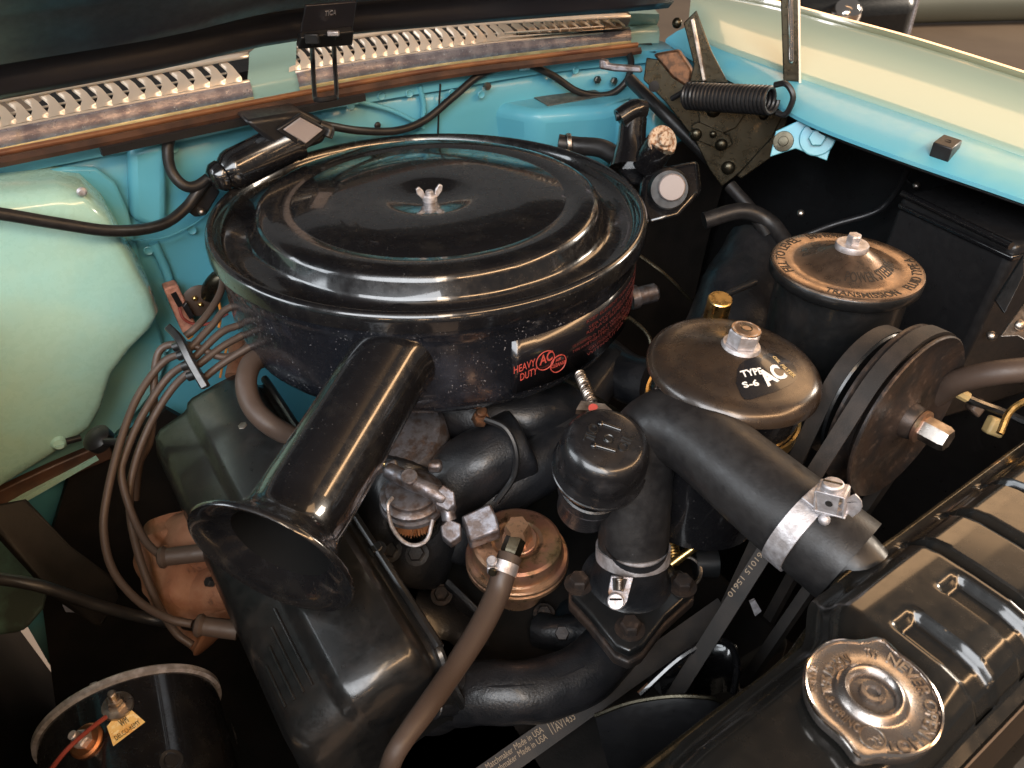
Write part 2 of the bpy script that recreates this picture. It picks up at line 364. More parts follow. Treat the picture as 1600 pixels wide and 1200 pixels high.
# far right box (blower case) carrying the data plate
def slab(pxs, off, depth, m, name, par, bev=1.0, sg=4, nrm=None):
    return obj(name, prism([FW(x, y, off) for x, y in pxs], -F * depth), m, par, bevel=bev, segs=sg)
tb = [P(x, y, 101) for x, y in ((712, 152), (835, 176), (945, 168), (978, 160), (1024, 200), (1060, 150), (1010, 112), (740, 118))]
hb2 = obj('blower_case', prism([p for p in tb], V(0, 1, -9)), 'teal', fwl, bevel=1.5, segs=5)
obj('black_sheet', prism([FW(x, y, 1.0) for x, y in ((895, 262), (1000, 258), (1090, 205), (1180, 190), (1240, 210), (1240, 700), (1000, 720), (800, 640))], F * .5), 'deep', fwl)  # black sheet added over the lower right of the firewall
obj('data_plate', prism([P(815, 142, 101.02), P(912, 134, 101.02), P(948, 150, 101.02), P(856, 166, 101.02)], Z * .12), 'plate', fwl)
for x, y in ((760, 134), (868, 122), (932, 124), (958, 126)):
    c = FW(x, y, .3); obj('bolt', hexg(c, F, .5, .5), 'steel', fwl)
for x, y in ((212, 518), (95, 690), (46, 287)): pass

# ---------------- heater box (mint) left
HB = 6.0
hb = thing('heater_case', 'large pale mint heater case with rounded corners at the left end of the firewall', 'heater case', FW(100, 480, HB))
outl = [(-260, 352), (-120, 330), (0, 316), (90, 305), (132, 308), (166, 338), (196, 388), (232, 450), (248, 490), (238, 512), (205, 545), (175, 585), (158, 640), (140, 672),
        (80, 714), (0, 764), (-120, 836), (-260, 920)]
face = [FW(x, y, HB) for x, y in outl]; cen = sum(face, V(0, 0, 0)) / len(face)
rings = []
for k_, (sc_, off) in enumerate(((1.045, -6.5), (1.035, -3.2), (1.022, -1.5), (1.0, -.5), (.975, -.05), (.94, .22), (.86, .42), (.5, .6), (.2, .62))):
    rings.append([cen + (p - cen) * sc_ + F * off for p in face + [face[0]]])
g = loft(rings); n_ = len(face) + 1
g = (g[0] + [cen + F * .62], g[1] + [(8 * n_ + i, 8 * n_ + i + 1, 9 * n_) for i in range(n_ - 1)])
obj('shell', g, 'mint', hb, smooth=60)
for x, y in ((46, 287),):
    c = FW(x, y, 1.0); bolt(hb, c, F + Z * .1, .55, .5, 'zinc')
# seam plate behind the heater box
so = [(-250, 292), (0, 283), (100, 262), (150, 262), (180, 285), (200, 330), (218, 400), (236, 470), (262, 560), (250, 600), (220, 640), (180, 680), (100, 720), (0, 775), (-250, 920)]
obj('flange', prism([FW(x, y, .9) for x, y in so], -F * .7), 'teal', hb, bevel=.3)
for x, y in ((128, 300), (196, 470), (20, 735)): obj('screw', join(lathe([(0, .25), (.25, .24), (.42, .08), (.45, 0)], FW(x, y, 6.0), F, 16)), 'zinc', hb)
c = FW(212, 518, 1.0); obj('screw', sphere(c, .75, 16, F, .5), 'satin', hb)
sc1 = FW(92, 692, 6.5); obj('screw', join(lathe([(0, .5), (.5, .45), (.75, .15), (.8, 0)], sc1, F + Z * .2), box(sc1 + F * .5, .9, .2, .12, S, F, Z)), 'mint', hb)
obj('clip', tube([FW(103, 690, 6.8), FW(126, 684, 6.8)], .35), 'satin', hb)
# sill strip under the heater box with dark tape seam
st = thing('sill_strip', 'dark bonded seam strip running below the mint heater case', 'seam strip', FW(80, 735, 4))
pa, pb = [FW(-260, 905, 4), FW(-60, 812, 4), FW(0, 778, 4.5), (FW(90, 735, 5)), FW(172, 700, 5)], None
obj('strip', tube(pa, 1, sect=[(-.5, -1.1), (.5, -1.1), (.5, 1.1), (-.5, 1.1)], upv=Z, res=4), 'seal', st, bevel=.15)
obj('ledge', tube([FW(-200, 912, 5), FW(40, 775, 5.4), FW(150, 712, 5.2)], 1, sect=[(-.15, -.3), (.5, -.3), (.5, .3), (-.15, .3)], upv=Z, res=4), 'mint', st)

# ---------------- inner fenders
lf = thing('wheelhouse', 'black wheelhouse panel below the mint heater case', 'wheelhouse', FW(0, 820, 3) - Z * 20)
a = W0 - S * 30 - F * 2
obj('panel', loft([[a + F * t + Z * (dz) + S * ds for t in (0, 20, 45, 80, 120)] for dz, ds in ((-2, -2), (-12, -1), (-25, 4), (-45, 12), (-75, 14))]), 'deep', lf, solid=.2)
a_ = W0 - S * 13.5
obj('unseen_fender_top', loft([[a_ + F * t + Z * dz - S * ds for t in (-10, 20, 50, 90)] for dz, ds in ((-5, 2), (-1.2, 0), (-.8, 1), (0, 12), (-1, 40))]), 'teal', lf, solid=.15)  # left fender top, out of view, added to shade the splash panel
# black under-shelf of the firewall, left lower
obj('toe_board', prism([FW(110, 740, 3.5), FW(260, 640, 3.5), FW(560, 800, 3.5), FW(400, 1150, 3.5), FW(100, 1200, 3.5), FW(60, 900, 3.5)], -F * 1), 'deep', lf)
obj('frame_horn', prism([P(-40, 790, 80), P(40, 775, 80), P(110, 850, 74), P(180, 900, 70), P(140, 960, 68), P(60, 900, 74)], -Z * 3), 'deep', lf, bevel=.5)
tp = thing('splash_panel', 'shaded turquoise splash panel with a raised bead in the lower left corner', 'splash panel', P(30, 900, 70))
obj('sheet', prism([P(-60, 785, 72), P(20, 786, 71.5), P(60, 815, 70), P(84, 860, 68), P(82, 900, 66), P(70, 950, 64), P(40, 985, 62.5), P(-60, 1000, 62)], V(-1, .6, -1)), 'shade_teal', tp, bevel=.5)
obj('bracket', prism([P(88, 905, 60), P(120, 904, 60), P(124, 950, 58), P(98, 948, 58)], -Z * 1), 'bluepatch', tp, bevel=.1)  # pale blue piece in place of the bluish light in the gap

ri = thing('wheelhouse', 'glossy black wheelhouse panel under the turquoise fender edge, beside the black box', 'wheelhouse', P(1400, 350, 85))
L1 = [P(1040, 62, 108.2), P(1090, 95, 107.8), P(1180, 142, 107.2), P(1262, 190, 106.7), P(1400, 243, 105.8), P(1600, 312, 104.5), P(1900, 420, 102.5)]
rows = [[p + Z * dz - S * ds for p in L1] for dz, ds in ((-.9, -1), (-1.6, -10), (-6, -14), (-14, -15), (-30, -13), (-60, -10), (-104, -8))]
obj('panel', loft([crom(r, 4) for r in rows]), 'satin', ri, solid=.2)
obj('bead', tube([P(1240, 375, 92), P(1300, 352, 94), P(1370, 330, 96), P(1400, 300, 98.5), P(1420, 262, 102)], .35, res=8), 'satin', ri)
for x, y, z in ((1432, 290, 99), (1251, 333, 95), (1548, 523, 92)):
    c = P(x, y, z); obj('screw', sphere(c, .42, 12, V(-.3, -.6, .6), .8), 'steel', ri)
    if x == 1432: obj('grommet', lathe([(1.15, 0), (1.3, .3), (1.1, .4), (.95, .1)], P(x + 4, y - 14, z + .6) + V(.2, .6, 0), V(-.5, -.7, .4), 24), 'satin', ri)

ut = thing('dark_undersheet', 'black sheet added deep below the engine to hide the bright floor', 'dark_undersheet', V(0, 50, 28))  # dark sheet added so the gaps between parts stay black
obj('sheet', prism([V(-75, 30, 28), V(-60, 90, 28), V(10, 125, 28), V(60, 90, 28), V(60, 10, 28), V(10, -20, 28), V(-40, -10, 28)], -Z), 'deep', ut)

# ---------------- right hand fender
fe = thing('fender', 'turquoise fender with warm light painted into its pale top and chrome side moulding at the upper right', 'fender', P(1450, 230, 104))
Z1 = [108.2, 107.8, 107.2, 106.7, 105.8, 104.5, 102.5]
L2px = [(1075, 42), (1110, 68), (1200, 102), (1262, 125), (1400, 172), (1600, 243), (1900, 350)]
L3px = [(1080, -16), (1120, -4), (1210, 14), (1300, 38), (1430, 74), (1600, 128), (1900, 226)]
A = crom(L1, 6)
B = crom([P(x, y, z + 1.6) for (x, y), z in zip(L2px, Z1)], 6)
def mixrow(R1, R2, t, dz=0): return [p.lerp(q, t) + Z * dz for p, q in zip(R1, R2)]
C3 = crom([P(x, y, z + 2.6) for (x, y), z in zip(L3px, Z1)], 6)
obj('inner_edge', loft([[p - Z * .7 + S * .8 for p in A], [p - Z * .35 for p in A], A, mixrow(A, B, .06, .12), mixrow(A, B, .5, .25), mixrow(A, B, .93, .1), mixrow(A, B, 1, -.05)]), 'teal', fe, smooth=50)
obj('top_skin', loft([mixrow(B, C3, -.012, -.6), mixrow(B, C3, -.015, -.05), mixrow(B, C3, 0, .28), mixrow(B, C3, .03, .38), mixrow(B, C3, .25, 1.0), mixrow(B, C3, .5, 1.3), mixrow(B, C3, .8, 1.0), mixrow(B, C3, .94, .55), mixrow(B, C3, 1.0, .1),
                      mixrow(B, C3, 1.06, -1.5)]), 'cream', fe, smooth=60)
C4 = mixrow(B, C3, 1.045, .35)
obj('side_moulding', tube(C4[::3], 1, sect=[(-1.0, -.5), (-.9, .1), (-.5, .35), (-.35, .2), (.15, .25), (.5, .6), (.9, .5), (1.0, -.5)], upv=Z, res=3), 'chrome', fe, smooth=30)
obj('outer_side', loft([[p - Z * .4 + S * .6 for p in C4], [p - Z * 12 + S * 5 for p in C4], [p - Z * 60 + S * 6 for p in C4]]), 'cream', fe)
br = thing('fender_bracket', 'turquoise bracket with a big hex bolt and a washer screw under the fender edge', 'bracket', P(1258, 210, 105))
bp_ = [K(1203, 245, 77.0), K(1212, 205, 77.8), K(1250, 187, 77.6), K(1306, 205, 76.2), K(1292, 251, 75.4), K(1243, 232, 76.4)]
nb = V(-.35, -.85, .35).normalized(); bp_ = [PL(x, y, K(1255, 215, 78.2), nb) for x, y in ((1203, 245), (1212, 205), (1250, 187), (1306, 205), (1292, 251), (1243, 232))]
obj('plate', prism(bp_, -nb * .25), 'teal', br, bevel=.08)
c = PL(1277, 216, bp_[2], nb) + nb * .1; obj('washer', lathe([(0, .1), (1.6, .1), (1.7, 0)], c, nb, 30), 'teal', br); obj('bolt', hexg(c + nb * .1, nb, .85, .6), 'teal', br, smooth=25)
c = PL(1224, 221, bp_[2], nb) + nb * .1; obj('screw', lathe([(0, .35), (.45, .3), (.5, .12), (.95, .08), (1.0, 0)], c, nb, 24), 'hinge', br)
bs = P(1473, 246, 105.6); dB = (A[-8] - A[-16]).normalized()
rb = thing('rubber_bumper', 'small black rubber block with a hole stuck on the turquoise fender edge', 'rubber block', bs)
X_ = dB; Y_ = Z.cross(X_).normalized()
obj('block', box(bs + Z * .75, 1.7, 2.9, 1.5, X_, Y_), 'satin', rb, bevel=.1)
obj('hole', lathe([(0, -.12), (.22, -.12), (.22, .0), (.3, .02)], bs + Z * 1.52, Z, 14), 'deep', rb)

# ---------------- beyond the fender
wc = P(1290, 28, 25)
wl = thing('storage_case', 'dark rounded case with a shiny corner lying on the brown floor beyond the fender', 'case', V(wc.x, wc.y, 0))
obj('body', box(V(wc.x, wc.y, 22), 95, 60, 42, V(.96, .28, 0), V(-.28, .96, 0)), 'satin2', wl, bevel=12, segs=5)
obj('corner', sphere(P(1322, 22, 34), 9, 18), 'chrome', wl)
obj('floor_pipe', tube([P(1340, 16, 12), P(1480, 10, 12), P(1800, 4, 12)], 11, 18, 3), 'greenpipe', label='long dull green pipe lying across the floor in the far background', cat='pipe')
stn = thing('bright_line_post', 'thin pale rod drawn for a bright line over the brown floor beyond the fender', 'post', P(1430, -10, 0) * 1.0)  # rod put in to draw a thin bright line
bpz = P(1414, 72, 40); bpz.z = 0
obj('rod', tube([bpz, V(bpz.x, bpz.y, 40), V(bpz.x, bpz.y, 105)], .9, res=1), 'zinc', stn)
obj('foot', lathe([(0, 2.5), (3, 2.4), (12, 1), (13, 0)], V(bpz.x, bpz.y, 0)), 'zinc', stn)

# ================================================================== cowl
cw = thing('cowl', 'pale warm-tinted cowl top between the two louvred vents under the open hood', 'cowl', P(430, 100, 108))
fl = [(-90, 232), (0, 214), (120, 190), (250, 164), (388, 138), (500, 116), (650, 92), (800, 72), (900, 61), (985, 52), (1030, 50)]   # front lower edge of the bright strip
bk = [(-90, 181), (0, 162), (120, 139), (250, 116), (388, 92), (500, 71), (650, 49), (800, 38), (900, 33), (985, 29), (1030, 30)]
fl3 = [P(x, y, 107.0) for x, y in fl]; bk3 = [P(x, y, 109.5) for x, y in bk]
FA, BA = crom(fl3, 6), crom(bk3, 6)
def cseg(x0, x1, n):            # sample cowl lines between photo columns
    out = []
    xs = [p[0] for p in fl]
    for i in range(n):
        x = x0 + (x1 - x0) * i / (n - 1)
        for a in range(len(xs) - 1):
            if xs[a] <= x <= xs[a + 1]: t = (x - xs[a]) / (xs[a + 1] - xs[a]); j = (a + t) * 6; break
        j0 = min(int(j), len(FA) - 2); u = j - j0
        out.append((FA[j0].lerp(FA[j0 + 1], u), BA[j0].lerp(BA[j0 + 1], u)))
    return out
for xa, xb, nm in ((391, 467, 'centre_sheet'), (983, 1029, 'end_sheet')):
    sm = cseg(xa, xb, 10)
    obj(nm, loft([[p - Z * 1.5 + F * .3 for p, q in sm], [p - Z * .2 + F * .25 for p, q in sm], [p + Z * .5 for p, q in sm], [p + Z * .85 - F * .5 for p, q in sm], [p.lerp(q, .35) + Z * .95 for p, q in sm], [p.lerp(q, 1) + Z * .6 for p, q in sm], [q + V(0, 20, 0) for p, q in sm]]), 'cream', cw, smooth=60)
obj('plenum', loft([[p - Z * 1.6 for p in FA], [q - Z * 4 for q in BA], [q + V(0, 20, -3) for q in BA]]), 'deep', cw)
for (x0, x1, nf, lab, shortl) in ((-80, 392, 19, 'louvred champagne cowl vent at the left, beside the mint heater case', 0), (466, 984, 31, 'longer louvred champagne cowl vent running to the hood hinge', 1)):
    cv = thing('cowl_vent', lab, 'cowl vent', cseg(x0, x1, 3)[1][0], 'louvred cowl vents')
    sm = cseg(x0, x1, 24)
    fr = [a for a, b in sm]; ba = [b for a, b in sm]
    e0 = fr; e1 = [p.lerp(q, .02) + Z * 1.15 for p, q in zip(fr, ba)]
    obj('front_strip', loft([[p - Z * .85 + F * .35 for p in fr], [p - Z * .45 + F * .45 for p in fr], [p - Z * .1 + F * .3 for p in fr], [p + Z * .45 + F * .2 for p in fr], [p + Z * .6 - F * .05 for p in fr]]), 'pitted', cv)
    obj('lower_strip', loft([[p - Z * 1.7 + F * .2 for p in fr], [p - Z * 1.2 + F * .5 for p in fr], [p - Z * .85 + F * .35 for p in fr]]), 'yellowed', cv, smooth=60)
    obj('sill', loft([[p + Z * .6 - F * .05 for p in fr], [p + Z * .74 - F * .4 for p in fr]]), 'champ', cv, solid=.12)
    obj('duct', loft([[p + Z * .2 - F * 1.2 for p in fr], [q - Z * 1.2 for q in ba]]), 'deep', cv)
    obj('rear_rail', loft([[q + Z * .15 + F * .25 for q in ba], [q + Z * .38 + F * .1 for q in ba], [q + Z * .45 - F * .9 for q in ba]]), 'champ', cv, solid=.12)
    for row_ in (.35, .55, .75):
        obj('rail', tube([p.lerp(q, row_) - Z * (.3) for p, q in sm[::3]], .1, 6, 2), 'champ', cv)
    fs_ = cseg(x0, x1, nf * 3 + 1)
    for i in range(nf):
        p, q = fs_[i * 3]; p2, q2 = fs_[i * 3 + 2]; p1, q1 = fs_[i * 3 + 1]
        pts = []
        base0 = p + Z * .75 - F * .25; sp_w = (p2 - p).length * 1.5
        tdir = (p2 - p).normalized()
        qq = q + Z * .25; dpq = (qq - base0)
        prof = [(t, w_ * sp_w) for t, w_ in ((0, 1.0), (.12, .99), (.22, .86), (.32, .66), (.45, .52), (.65, .44), (1.0, .42))]
        Lr = [base0 + dpq * t - tdir * (w_ * .55) - tdir * (t * t * 1.5) + Z * (.15 * math.sin(t * 3.1)) for t, w_ in prof]
        Rr = [base0 + dpq * t + tdir * (w_ * .55) - tdir * (t * t * 1.5) + Z * (.15 * math.sin(t * 3.1)) for t, w_ in prof]
        Lo = [v - Z * .35 for v in Lr]; Ro = [v - Z * .35 for v in Rr]
        Mr = [(a + b) / 2 + Z * .06 for a, b in zip(Lr, Rr)]
        obj('louvre', loft([Lo, Lr, Mr, Rr, Ro]), 'champ', cv, smooth=70)
# weatherstrip
sp = [(-90, 262), (0, 243), (150, 213), (300, 182), (420, 158), (560, 131), (700, 107), (850, 88), (998, 70)]
wsd = [P(x, y + 6, 106.3) for x, y in sp]
ws = thing('weatherstrip', 'brown rubber weatherstrip lying along the cowl edge', 'rubber seal', wsd[4])
obj('bulb', tube(wsd, 1.0, sect=[(-1.1, -.5), (-.2, -.55), (.7, -.5), (.8, -.1), (.45, .28), (.05, .2), (-.15, .08), (-.4, .5), (-.8, .55), (-1.1, .2)], upv=Z, res=6), 'seal', ws, smooth=50)
obj('bead', tube([p + Z * .42 - F * .35 for p in wsd], .3, 10, 6), 'sealsheen', ws)
obj('retainer', tube([p + F * 1.3 - Z * .5 for p in wsd[2:6]], 1, sect=[(-.1, -.5), (.5, -.5), (.5, .2), (-.1, .2)], upv=Z, res=4), 'satin', ws)

# ================================================================== hood
HO = math.radians(52); D = F * math.cos(HO) + Z * math.sin(HO); HN = F * math.sin(HO) - Z * math.cos(HO)
E0 = P(0, 176, 112.5); E1 = P(985, 26, 112.5); ES = (E1 - E0).normalized(); EL = (E1 - E0).length
hd = thing('hood', 'open black hood with folded lip and pressed inner panel above the cowl', 'hood', E0 + (E1 - E0) * .5)
HE = crom([P(x, y, 112.5) for x, y in ((-420, 222), (-200, 186), (0, 149), (250, 102), (450, 60), (700, 35), (980, 14), (1035, 9))], 8)
def HE_at(s):
    k = s + (HE[16] - HE[0]).length
    for p, q in zip(HE, HE[1:]):
        l = (q - p).length
        if k <= l: return p.lerp(q, max(0, k) / l)
        k -= l
    return HE[-1]
def HP(s, d, n=0): return HE_at(s) * max(0, 1 - d / 60) + (E0 + ES * s) * min(1, d / 60) + D * d + HN * n
def HQ(x, y, n=0): return PL(x, y, HE_at(30) + HN * n, HN)
ss = [-40 + i * (EL + 50) / 28 for i in range(29)]
def cr(s):           # crease of the inner panel swings up near the latch
    t = max(0, min(1, (s - 12) / 16)); return 6.4 + 2.0 * (t * t * (3 - 2 * t))
rows = []
for dd, nn in ((-.2, -.8), (0, .2), (.6, .8), (1.6, .9), (2.2, .3), (3.4, -.1), (4.6, .0)):
    rows.append([HP(s, dd * 1.0, nn) for s in ss])
obj('rear_lip', loft(rows), 'hoodm', hd, solid=.15, smooth=50)
rows = []
for k_, nn in ((0, 0.0), (.04, .9), (.10, 1.5), (.25, 1.7)):
    rows.append([HP(s, 4.6 + (cr(s) - 4.6) * (k_ / .25) if k_ < .25 else cr(s), nn) for s in ss])
for dd, nn in ((11, 2.2), (13, 4.2), (16, 4.6), (30, 4.8), (60, 4.0), (105, 3)):
    rows.append([HP(s, max(dd, cr(s) + 1), nn) for s in ss])
obj('inner_panel', loft(rows), 'hoodp', hd, smooth=40)
obj('outer_skin', loft([[HP(s, 0, -1) for s in ss], [HP(s, 60, -3) for s in ss], [HP(s, 118, 0) for s in ss]]), 'hoodm', hd)
hx = ss[-1]
obj('crease', tube([HP(s, cr(s) + .1, 1.5) for s in ss], .16, 6, 2), 'hoodm', hd)
# latch plate and wire loop on the hood edge
lt = thing('hood_latch', 'black hood latch plate with a hanging wire loop above the cowl', 'latch', P(510, 60, 112))
q4 = [HQ(*q, 4.5) for q in ((466, 64), (476, 6), (556, 0), (548, 54))]
obj('plate', prism(q4, HN * .25), 'hoodm', lt, bevel=.06)
q5 = [HQ(*q, 4.7) for q in ((462, 68), (466, 50), (549, 40), (547, 62))]
obj('fold', prism(q5, HN * .7), 'satin', lt, bevel=.12)
obj('emblem', quad_text('TICA', HQ(507, 25, 4.8), HQ(525, 23, 4.8), D, HN, .6, .03), 'zinc', lt)
WL = lambda x, y, t: HQ(x, y, 5.6).lerp(P(x, y, 108.8), t)
obj('wire_loop', tube([WL(487, 62, 0), WL(489, 100, .4), WL(492, 150, .95), WL(497, 156, 1), WL(520, 153, 1), WL(526, 147, .95), WL(523, 100, .4), WL(521, 52, 0)], .24, 8, 6), 'satin', lt)
obj('clamp', box(HQ(488, 60, 5.7), 1.3, .7, .9), 'satin', lt, bevel=.1)
obj('clamp', box(HQ(521, 52, 5.7), 1.1, .6, .45), 'zinc', lt, bevel=.1)

# ================================================================== hood hinge
hg = thing('hinge_assembly', 'olive zinc plated hood hinge with plates, pivots and two lift arms at the fender corner', 'hinge', K(1130, 200, 88))
nH = V(-.25, -.9, .15).normalized()
def HG(x, y, o=0): return PL(x, y, K(1130, 200, 88) + nH * o, nH)
obj('main_plate', prism([HG(*q) for q in ((1005, 125), (1010, 90), (1045, 96), (1075, 130), (1098, 172), (1225, 178), (1222, 205), (1150, 275), (1128, 292), (1108, 265), (1085, 218), (1040, 160))], -nH * .35), 'hinge', hg, bevel=.12)
obj('side_flange', prism([HG(*q, .4) for q in ((1222, 180), (1238, 170), (1208, 245), (1158, 280), (1150, 275), (1205, 215))], -nH * 2.0), 'hinge', hg, bevel=.15)
obj('link_plate', prism([HG(*q, .8) for q in ((1090, 170), (1170, 172), (1150, 200), (1120, 212), (1095, 205))], -nH * .3), 'hinge', hg, bevel=.1)
obj('link_plate', prism([HG(*q, 1.1) for q in ((1080, 196), (1092, 190), (1140, 212), (1145, 226), (1130, 236), (1085, 218))], -nH * .3), 'hinge', hg, bevel=.1)
obj('cup', prism([HG(*q, .3) for q in ((1020, 85), (1060, 78), (1082, 110), (1078, 140), (1050, 122))], -nH * 2.2), 'wornbrass', hg, bevel=.3)
arm = [(1066, 20), (1098, 6), (1128, 128), (1095, 134), (1078, 128), (1082, 100)]
obj('arm', prism([HG(*q, 1.8) for q in ((1068, 36), (1088, 16), (1112, 80), (1138, 130), (1078, 128), (1084, 100))], -nH * .3), 'hinge', hg, bevel=.1)
obj('arm_flange', prism([HG(*q, 2.6) for q in ((1078, 30), (1084, 28), (1104, 126), (1097, 128))], -nH * 1), 'steel', hg, bevel=.1)
obj('arm_cap', sphere(HG(1058, 36, 1.5), .55, 14), 'hinge', hg)
obj('lift_arm', prism([HG(*q, 2.4) for q in ((1219, -30), (1247, -30), (1249, 128), (1224, 126))], -nH * .3), 'hinge', hg, bevel=.1)
obj('lift_arm_rib', prism([HG(*q, 2.8) for q in ((1230, -30), (1239, -30), (1241, 96), (1237, 101), (1232, 96))], -nH * .5), 'chrome', hg, bevel=.2, segs=3)
obj('lift_arm_flange', prism([HG(*q, 2.5) for q in ((1246, -30), (1250, -30), (1252, 134), (1248, 134))], -nH * 1.6), 'champ', hg, bevel=.05)
obj('wing', prism([HG(*q, 1.6) for q in ((1240, 150), (1250, 128), (1268, 132), (1272, 142), (1256, 150))], -nH * 1.2), 'steel', hg, bevel=.1)
for x, y, o, r in ((1115, 172, 1.4, .8), (1087, 210, 1.5, .7), (1127, 226, 1.5, .7), (1138, 262, .4, .8), (1193, 180, 1.8, .5), (1114, 210, 1.5, .4)):
    obj('rivet', sphere(HG(x, y, o - .3), r, 16, nH, .6), 'hinge', hg)
obj('hinge_ear', prism([HG(*q, .2) for q in ((936, 92), (948, 94), (950, 100), (1000, 104), (1003, 114), (960, 112), (936, 108))], -nH * 1.4), 'alu', hg, bevel=.2)
obj('hole', lathe([(0, .02), (.5, .02), (.6, 0)], HG(1022, 135, .03), nH, 16), 'deep', hg)
# spring
hs = thing('hinge_spring', 'black coil spring stretched across the hood hinge', 'coil spring', K(1140, 155, 86))
s0, s1 = HG(1074, 150, 3.2), HG(1206, 157, 8.5)
obj('coil', coil(s0, s1, 1.22, 22, .23, 8, 24), 'satin', hs)
obj('hook', tube([s0 + (s0 - s1).normalized() * 2 - Z * .4, s0 + Z * .8, s0 + Z * 1.5], .3, 8, 6), 'satin', hs)
obj('hook', tube([s1 + Z * 1.5, s1 + (s1 - s0).normalized() * 1.2 + Z * 1.6, s1 + (s1 - s0).normalized() * 2.2 + Z * .4, s1 + (s1 - s0).normalized() * 1.8 - Z * 1.2, s1 + (s1 - s0).normalized() * .8 - Z * 1.2], .29, 8, 6), 'satin', hs)

# ================================================================== hoses and motor on the firewall
def hose(name, label, cat, pts, r, m='rubber', res=8, group=None, seg=12, **k):
    return obj(name, tube(pts, r, seg, res, **k), m, label=label, cat=cat, group=group)
hose('washer_hose', 'black rubber hose sagging across the mint heater case to the wiper motor', 'hose',
     [FW(-120, 318, 8.5), FW(0, 334, 8.4), FW(90, 349, 8.4), FW(180, 361, 8), FW(250, 352, 5), FW(290, 325, 3.5), FW(318, 288, 3.0), FW(345, 262, 3)], .55)
hose('vacuum_hose', 'short black hose looping down the turquoise firewall to the wiper motor', 'hose',
     [FW(268, 205, 1.5), FW(262, 235, 2), FW(268, 268, 2.5), FW(288, 290, 3.2), FW(308, 290, 3.2), FW(330, 275, 3)], .55)
hose('wiring_harness', 'thin black harness draped along the turquoise firewall to the hood hinge', 'cable',
     [FW(500, 194, 3), FW(560, 204, 2), FW(620, 204, 1.5), FW(665, 187, 1.2), FW(710, 150, 1), FW(755, 115, 1), FW(815, 101, .9), FW(860, 116, 1), FW(905, 144, 1.5), FW(950, 148, 2), FW(978, 128, 2), FW(986, 100, 2), FW(982, 82, 2)], .45)
obj('harness_clip', lathe([(.62, -.7), (.68, -.6), (.68, .6), (.62, .7)], FW(818, 101, .9), V(1, .3, 0)), 'zinc', label='small metal clip holding the thin harness to the turquoise firewall', cat='clip')
hose('hinge_cable', 'black cable passing behind the hood hinge down to the brake cylinder', 'cable', [K(985, 125, 95), K(1010, 150, 93), K(1040, 180, 92), K(1080, 220, 92), K(1120, 260, 92)], .75)
wm = thing('wiper_motor', 'black wiper motor with a square grey cover plate behind the air cleaner', 'wiper motor', FW(400, 240, 3))
axm = (FW(470, 205, 5) - FW(340, 270, 5)).normalized()
mc = FW(345, 275, 4.5)
obj('barrel', lathe([(0, 0), (1.3, .2), (1.9, 1), (2.05, 1.6), (2.05, 8.0), (2.2, 8.2), (2.2, 8.8), (0, 9)], mc, axm, 36), 'gloss', wm)
obj('end_cap', lathe([(0, -.6), (1.0, -.5), (1.5, 0), (1.6, .8)], mc - axm * .6, axm, 24), 'gloss', wm)
obj('gearbox', prism([FW(*q, 6) for q in ((382, 190), (470, 175), (520, 200), (505, 225), (470, 238), (425, 225))], -F * 4), 'satin', wm, bevel=.5)
obj('cover_frame', prism([FW(*q, 6.6) for q in ((432, 203), (470, 178), (515, 203), (478, 235))], -F * .6), 'satin', wm, bevel=.15)
obj('cover_plate', prism([FW(*q, 6.9) for q in ((443, 203), (470, 184), (505, 203), (478, 225))], -F * .3), 'greyd', wm, bevel=.1)
obj('bracket', prism([FW(*q, 3) for q in ((285, 325), (330, 285), (345, 300), (322, 338), (305, 340))], -F * .5), 'satin', wm, bevel=.2)
obj('bracket_screw', sphere(FW(315, 331, 3.2), .4, 12, F), 'steel', wm)
obj('terminal', tube([FW(500, 195, 6), FW(515, 202, 6.4), FW(512, 214, 6.6)], .5), 'satin', wm)

# ballast resistor, junction and small wires at left of the cleaner
bl = thing('ballast_resistor', 'salmon coloured ceramic ballast resistor screwed to the firewall', 'resistor', FW(283, 480, 2))
obj('body', prism([FW(*q, 2.6) for q in ((256, 452), (278, 445), (308, 510), (286, 522))], -F * 1.6), 'salmon', bl, bevel=.2)
obj('slot', prism([FW(*q, 2.7) for q in ((267, 460), (275, 456), (287, 478), (278, 480))], -F * .3), 'satin', bl)
obj('terminal', prism([FW(*q, 3.1) for q in ((285, 480), (292, 472), (304, 494), (297, 500))], -F * .6), 'satin', bl, bevel=.1)
jb = thing('firewall_grommet', 'brown oval grommet plate with two brass screws beside the ballast resistor', 'grommet', FW(310, 470, 2))
gc = FW(312, 470, 2.2); obj('plate', lathe([(0, .3), (1.6, .25), (1.9, 0)], gc, F, 28), 'wire', jb)
for x, y in ((304, 466), (313, 476)): obj('screw', sphere(FW(x, y, 2.6), .3, 12, F), 'brass', jb)
obj('sleeve', tube([FW(325, 460, 2), FW(338, 440, 3.5), FW(360, 425, 4)], 1.0), 'hinge', jb)
def wire(pts, r, m, label, name='wire', group=None): return hose(name, label, 'wire', pts, r, m, group=group, seg=8)
wire([FW(280, 480, 3.4), FW(286, 497, 3.8), FW(302, 506, 4), FW(325, 506, 5), FW(356, 490, 6)], .16, 'redw', 'thin red wire curving from the ballast resistor')
wire([FW(340, 465, 4), FW(345, 490, 4), FW(342, 512, 5)], .16, 'orangew', 'orange wire hanging beside the air cleaner edge')
wire([FW(355, 540, 3), FW(348, 570, 3), FW(344, 590, 3)], .14, 'orangew', 'short yellow orange wire below the bundle of plug leads')
wire([FW(292, 528, 6), FW(300, 522, 6)], .3, 'orangew', 'orange wire stub beside the lead separator')

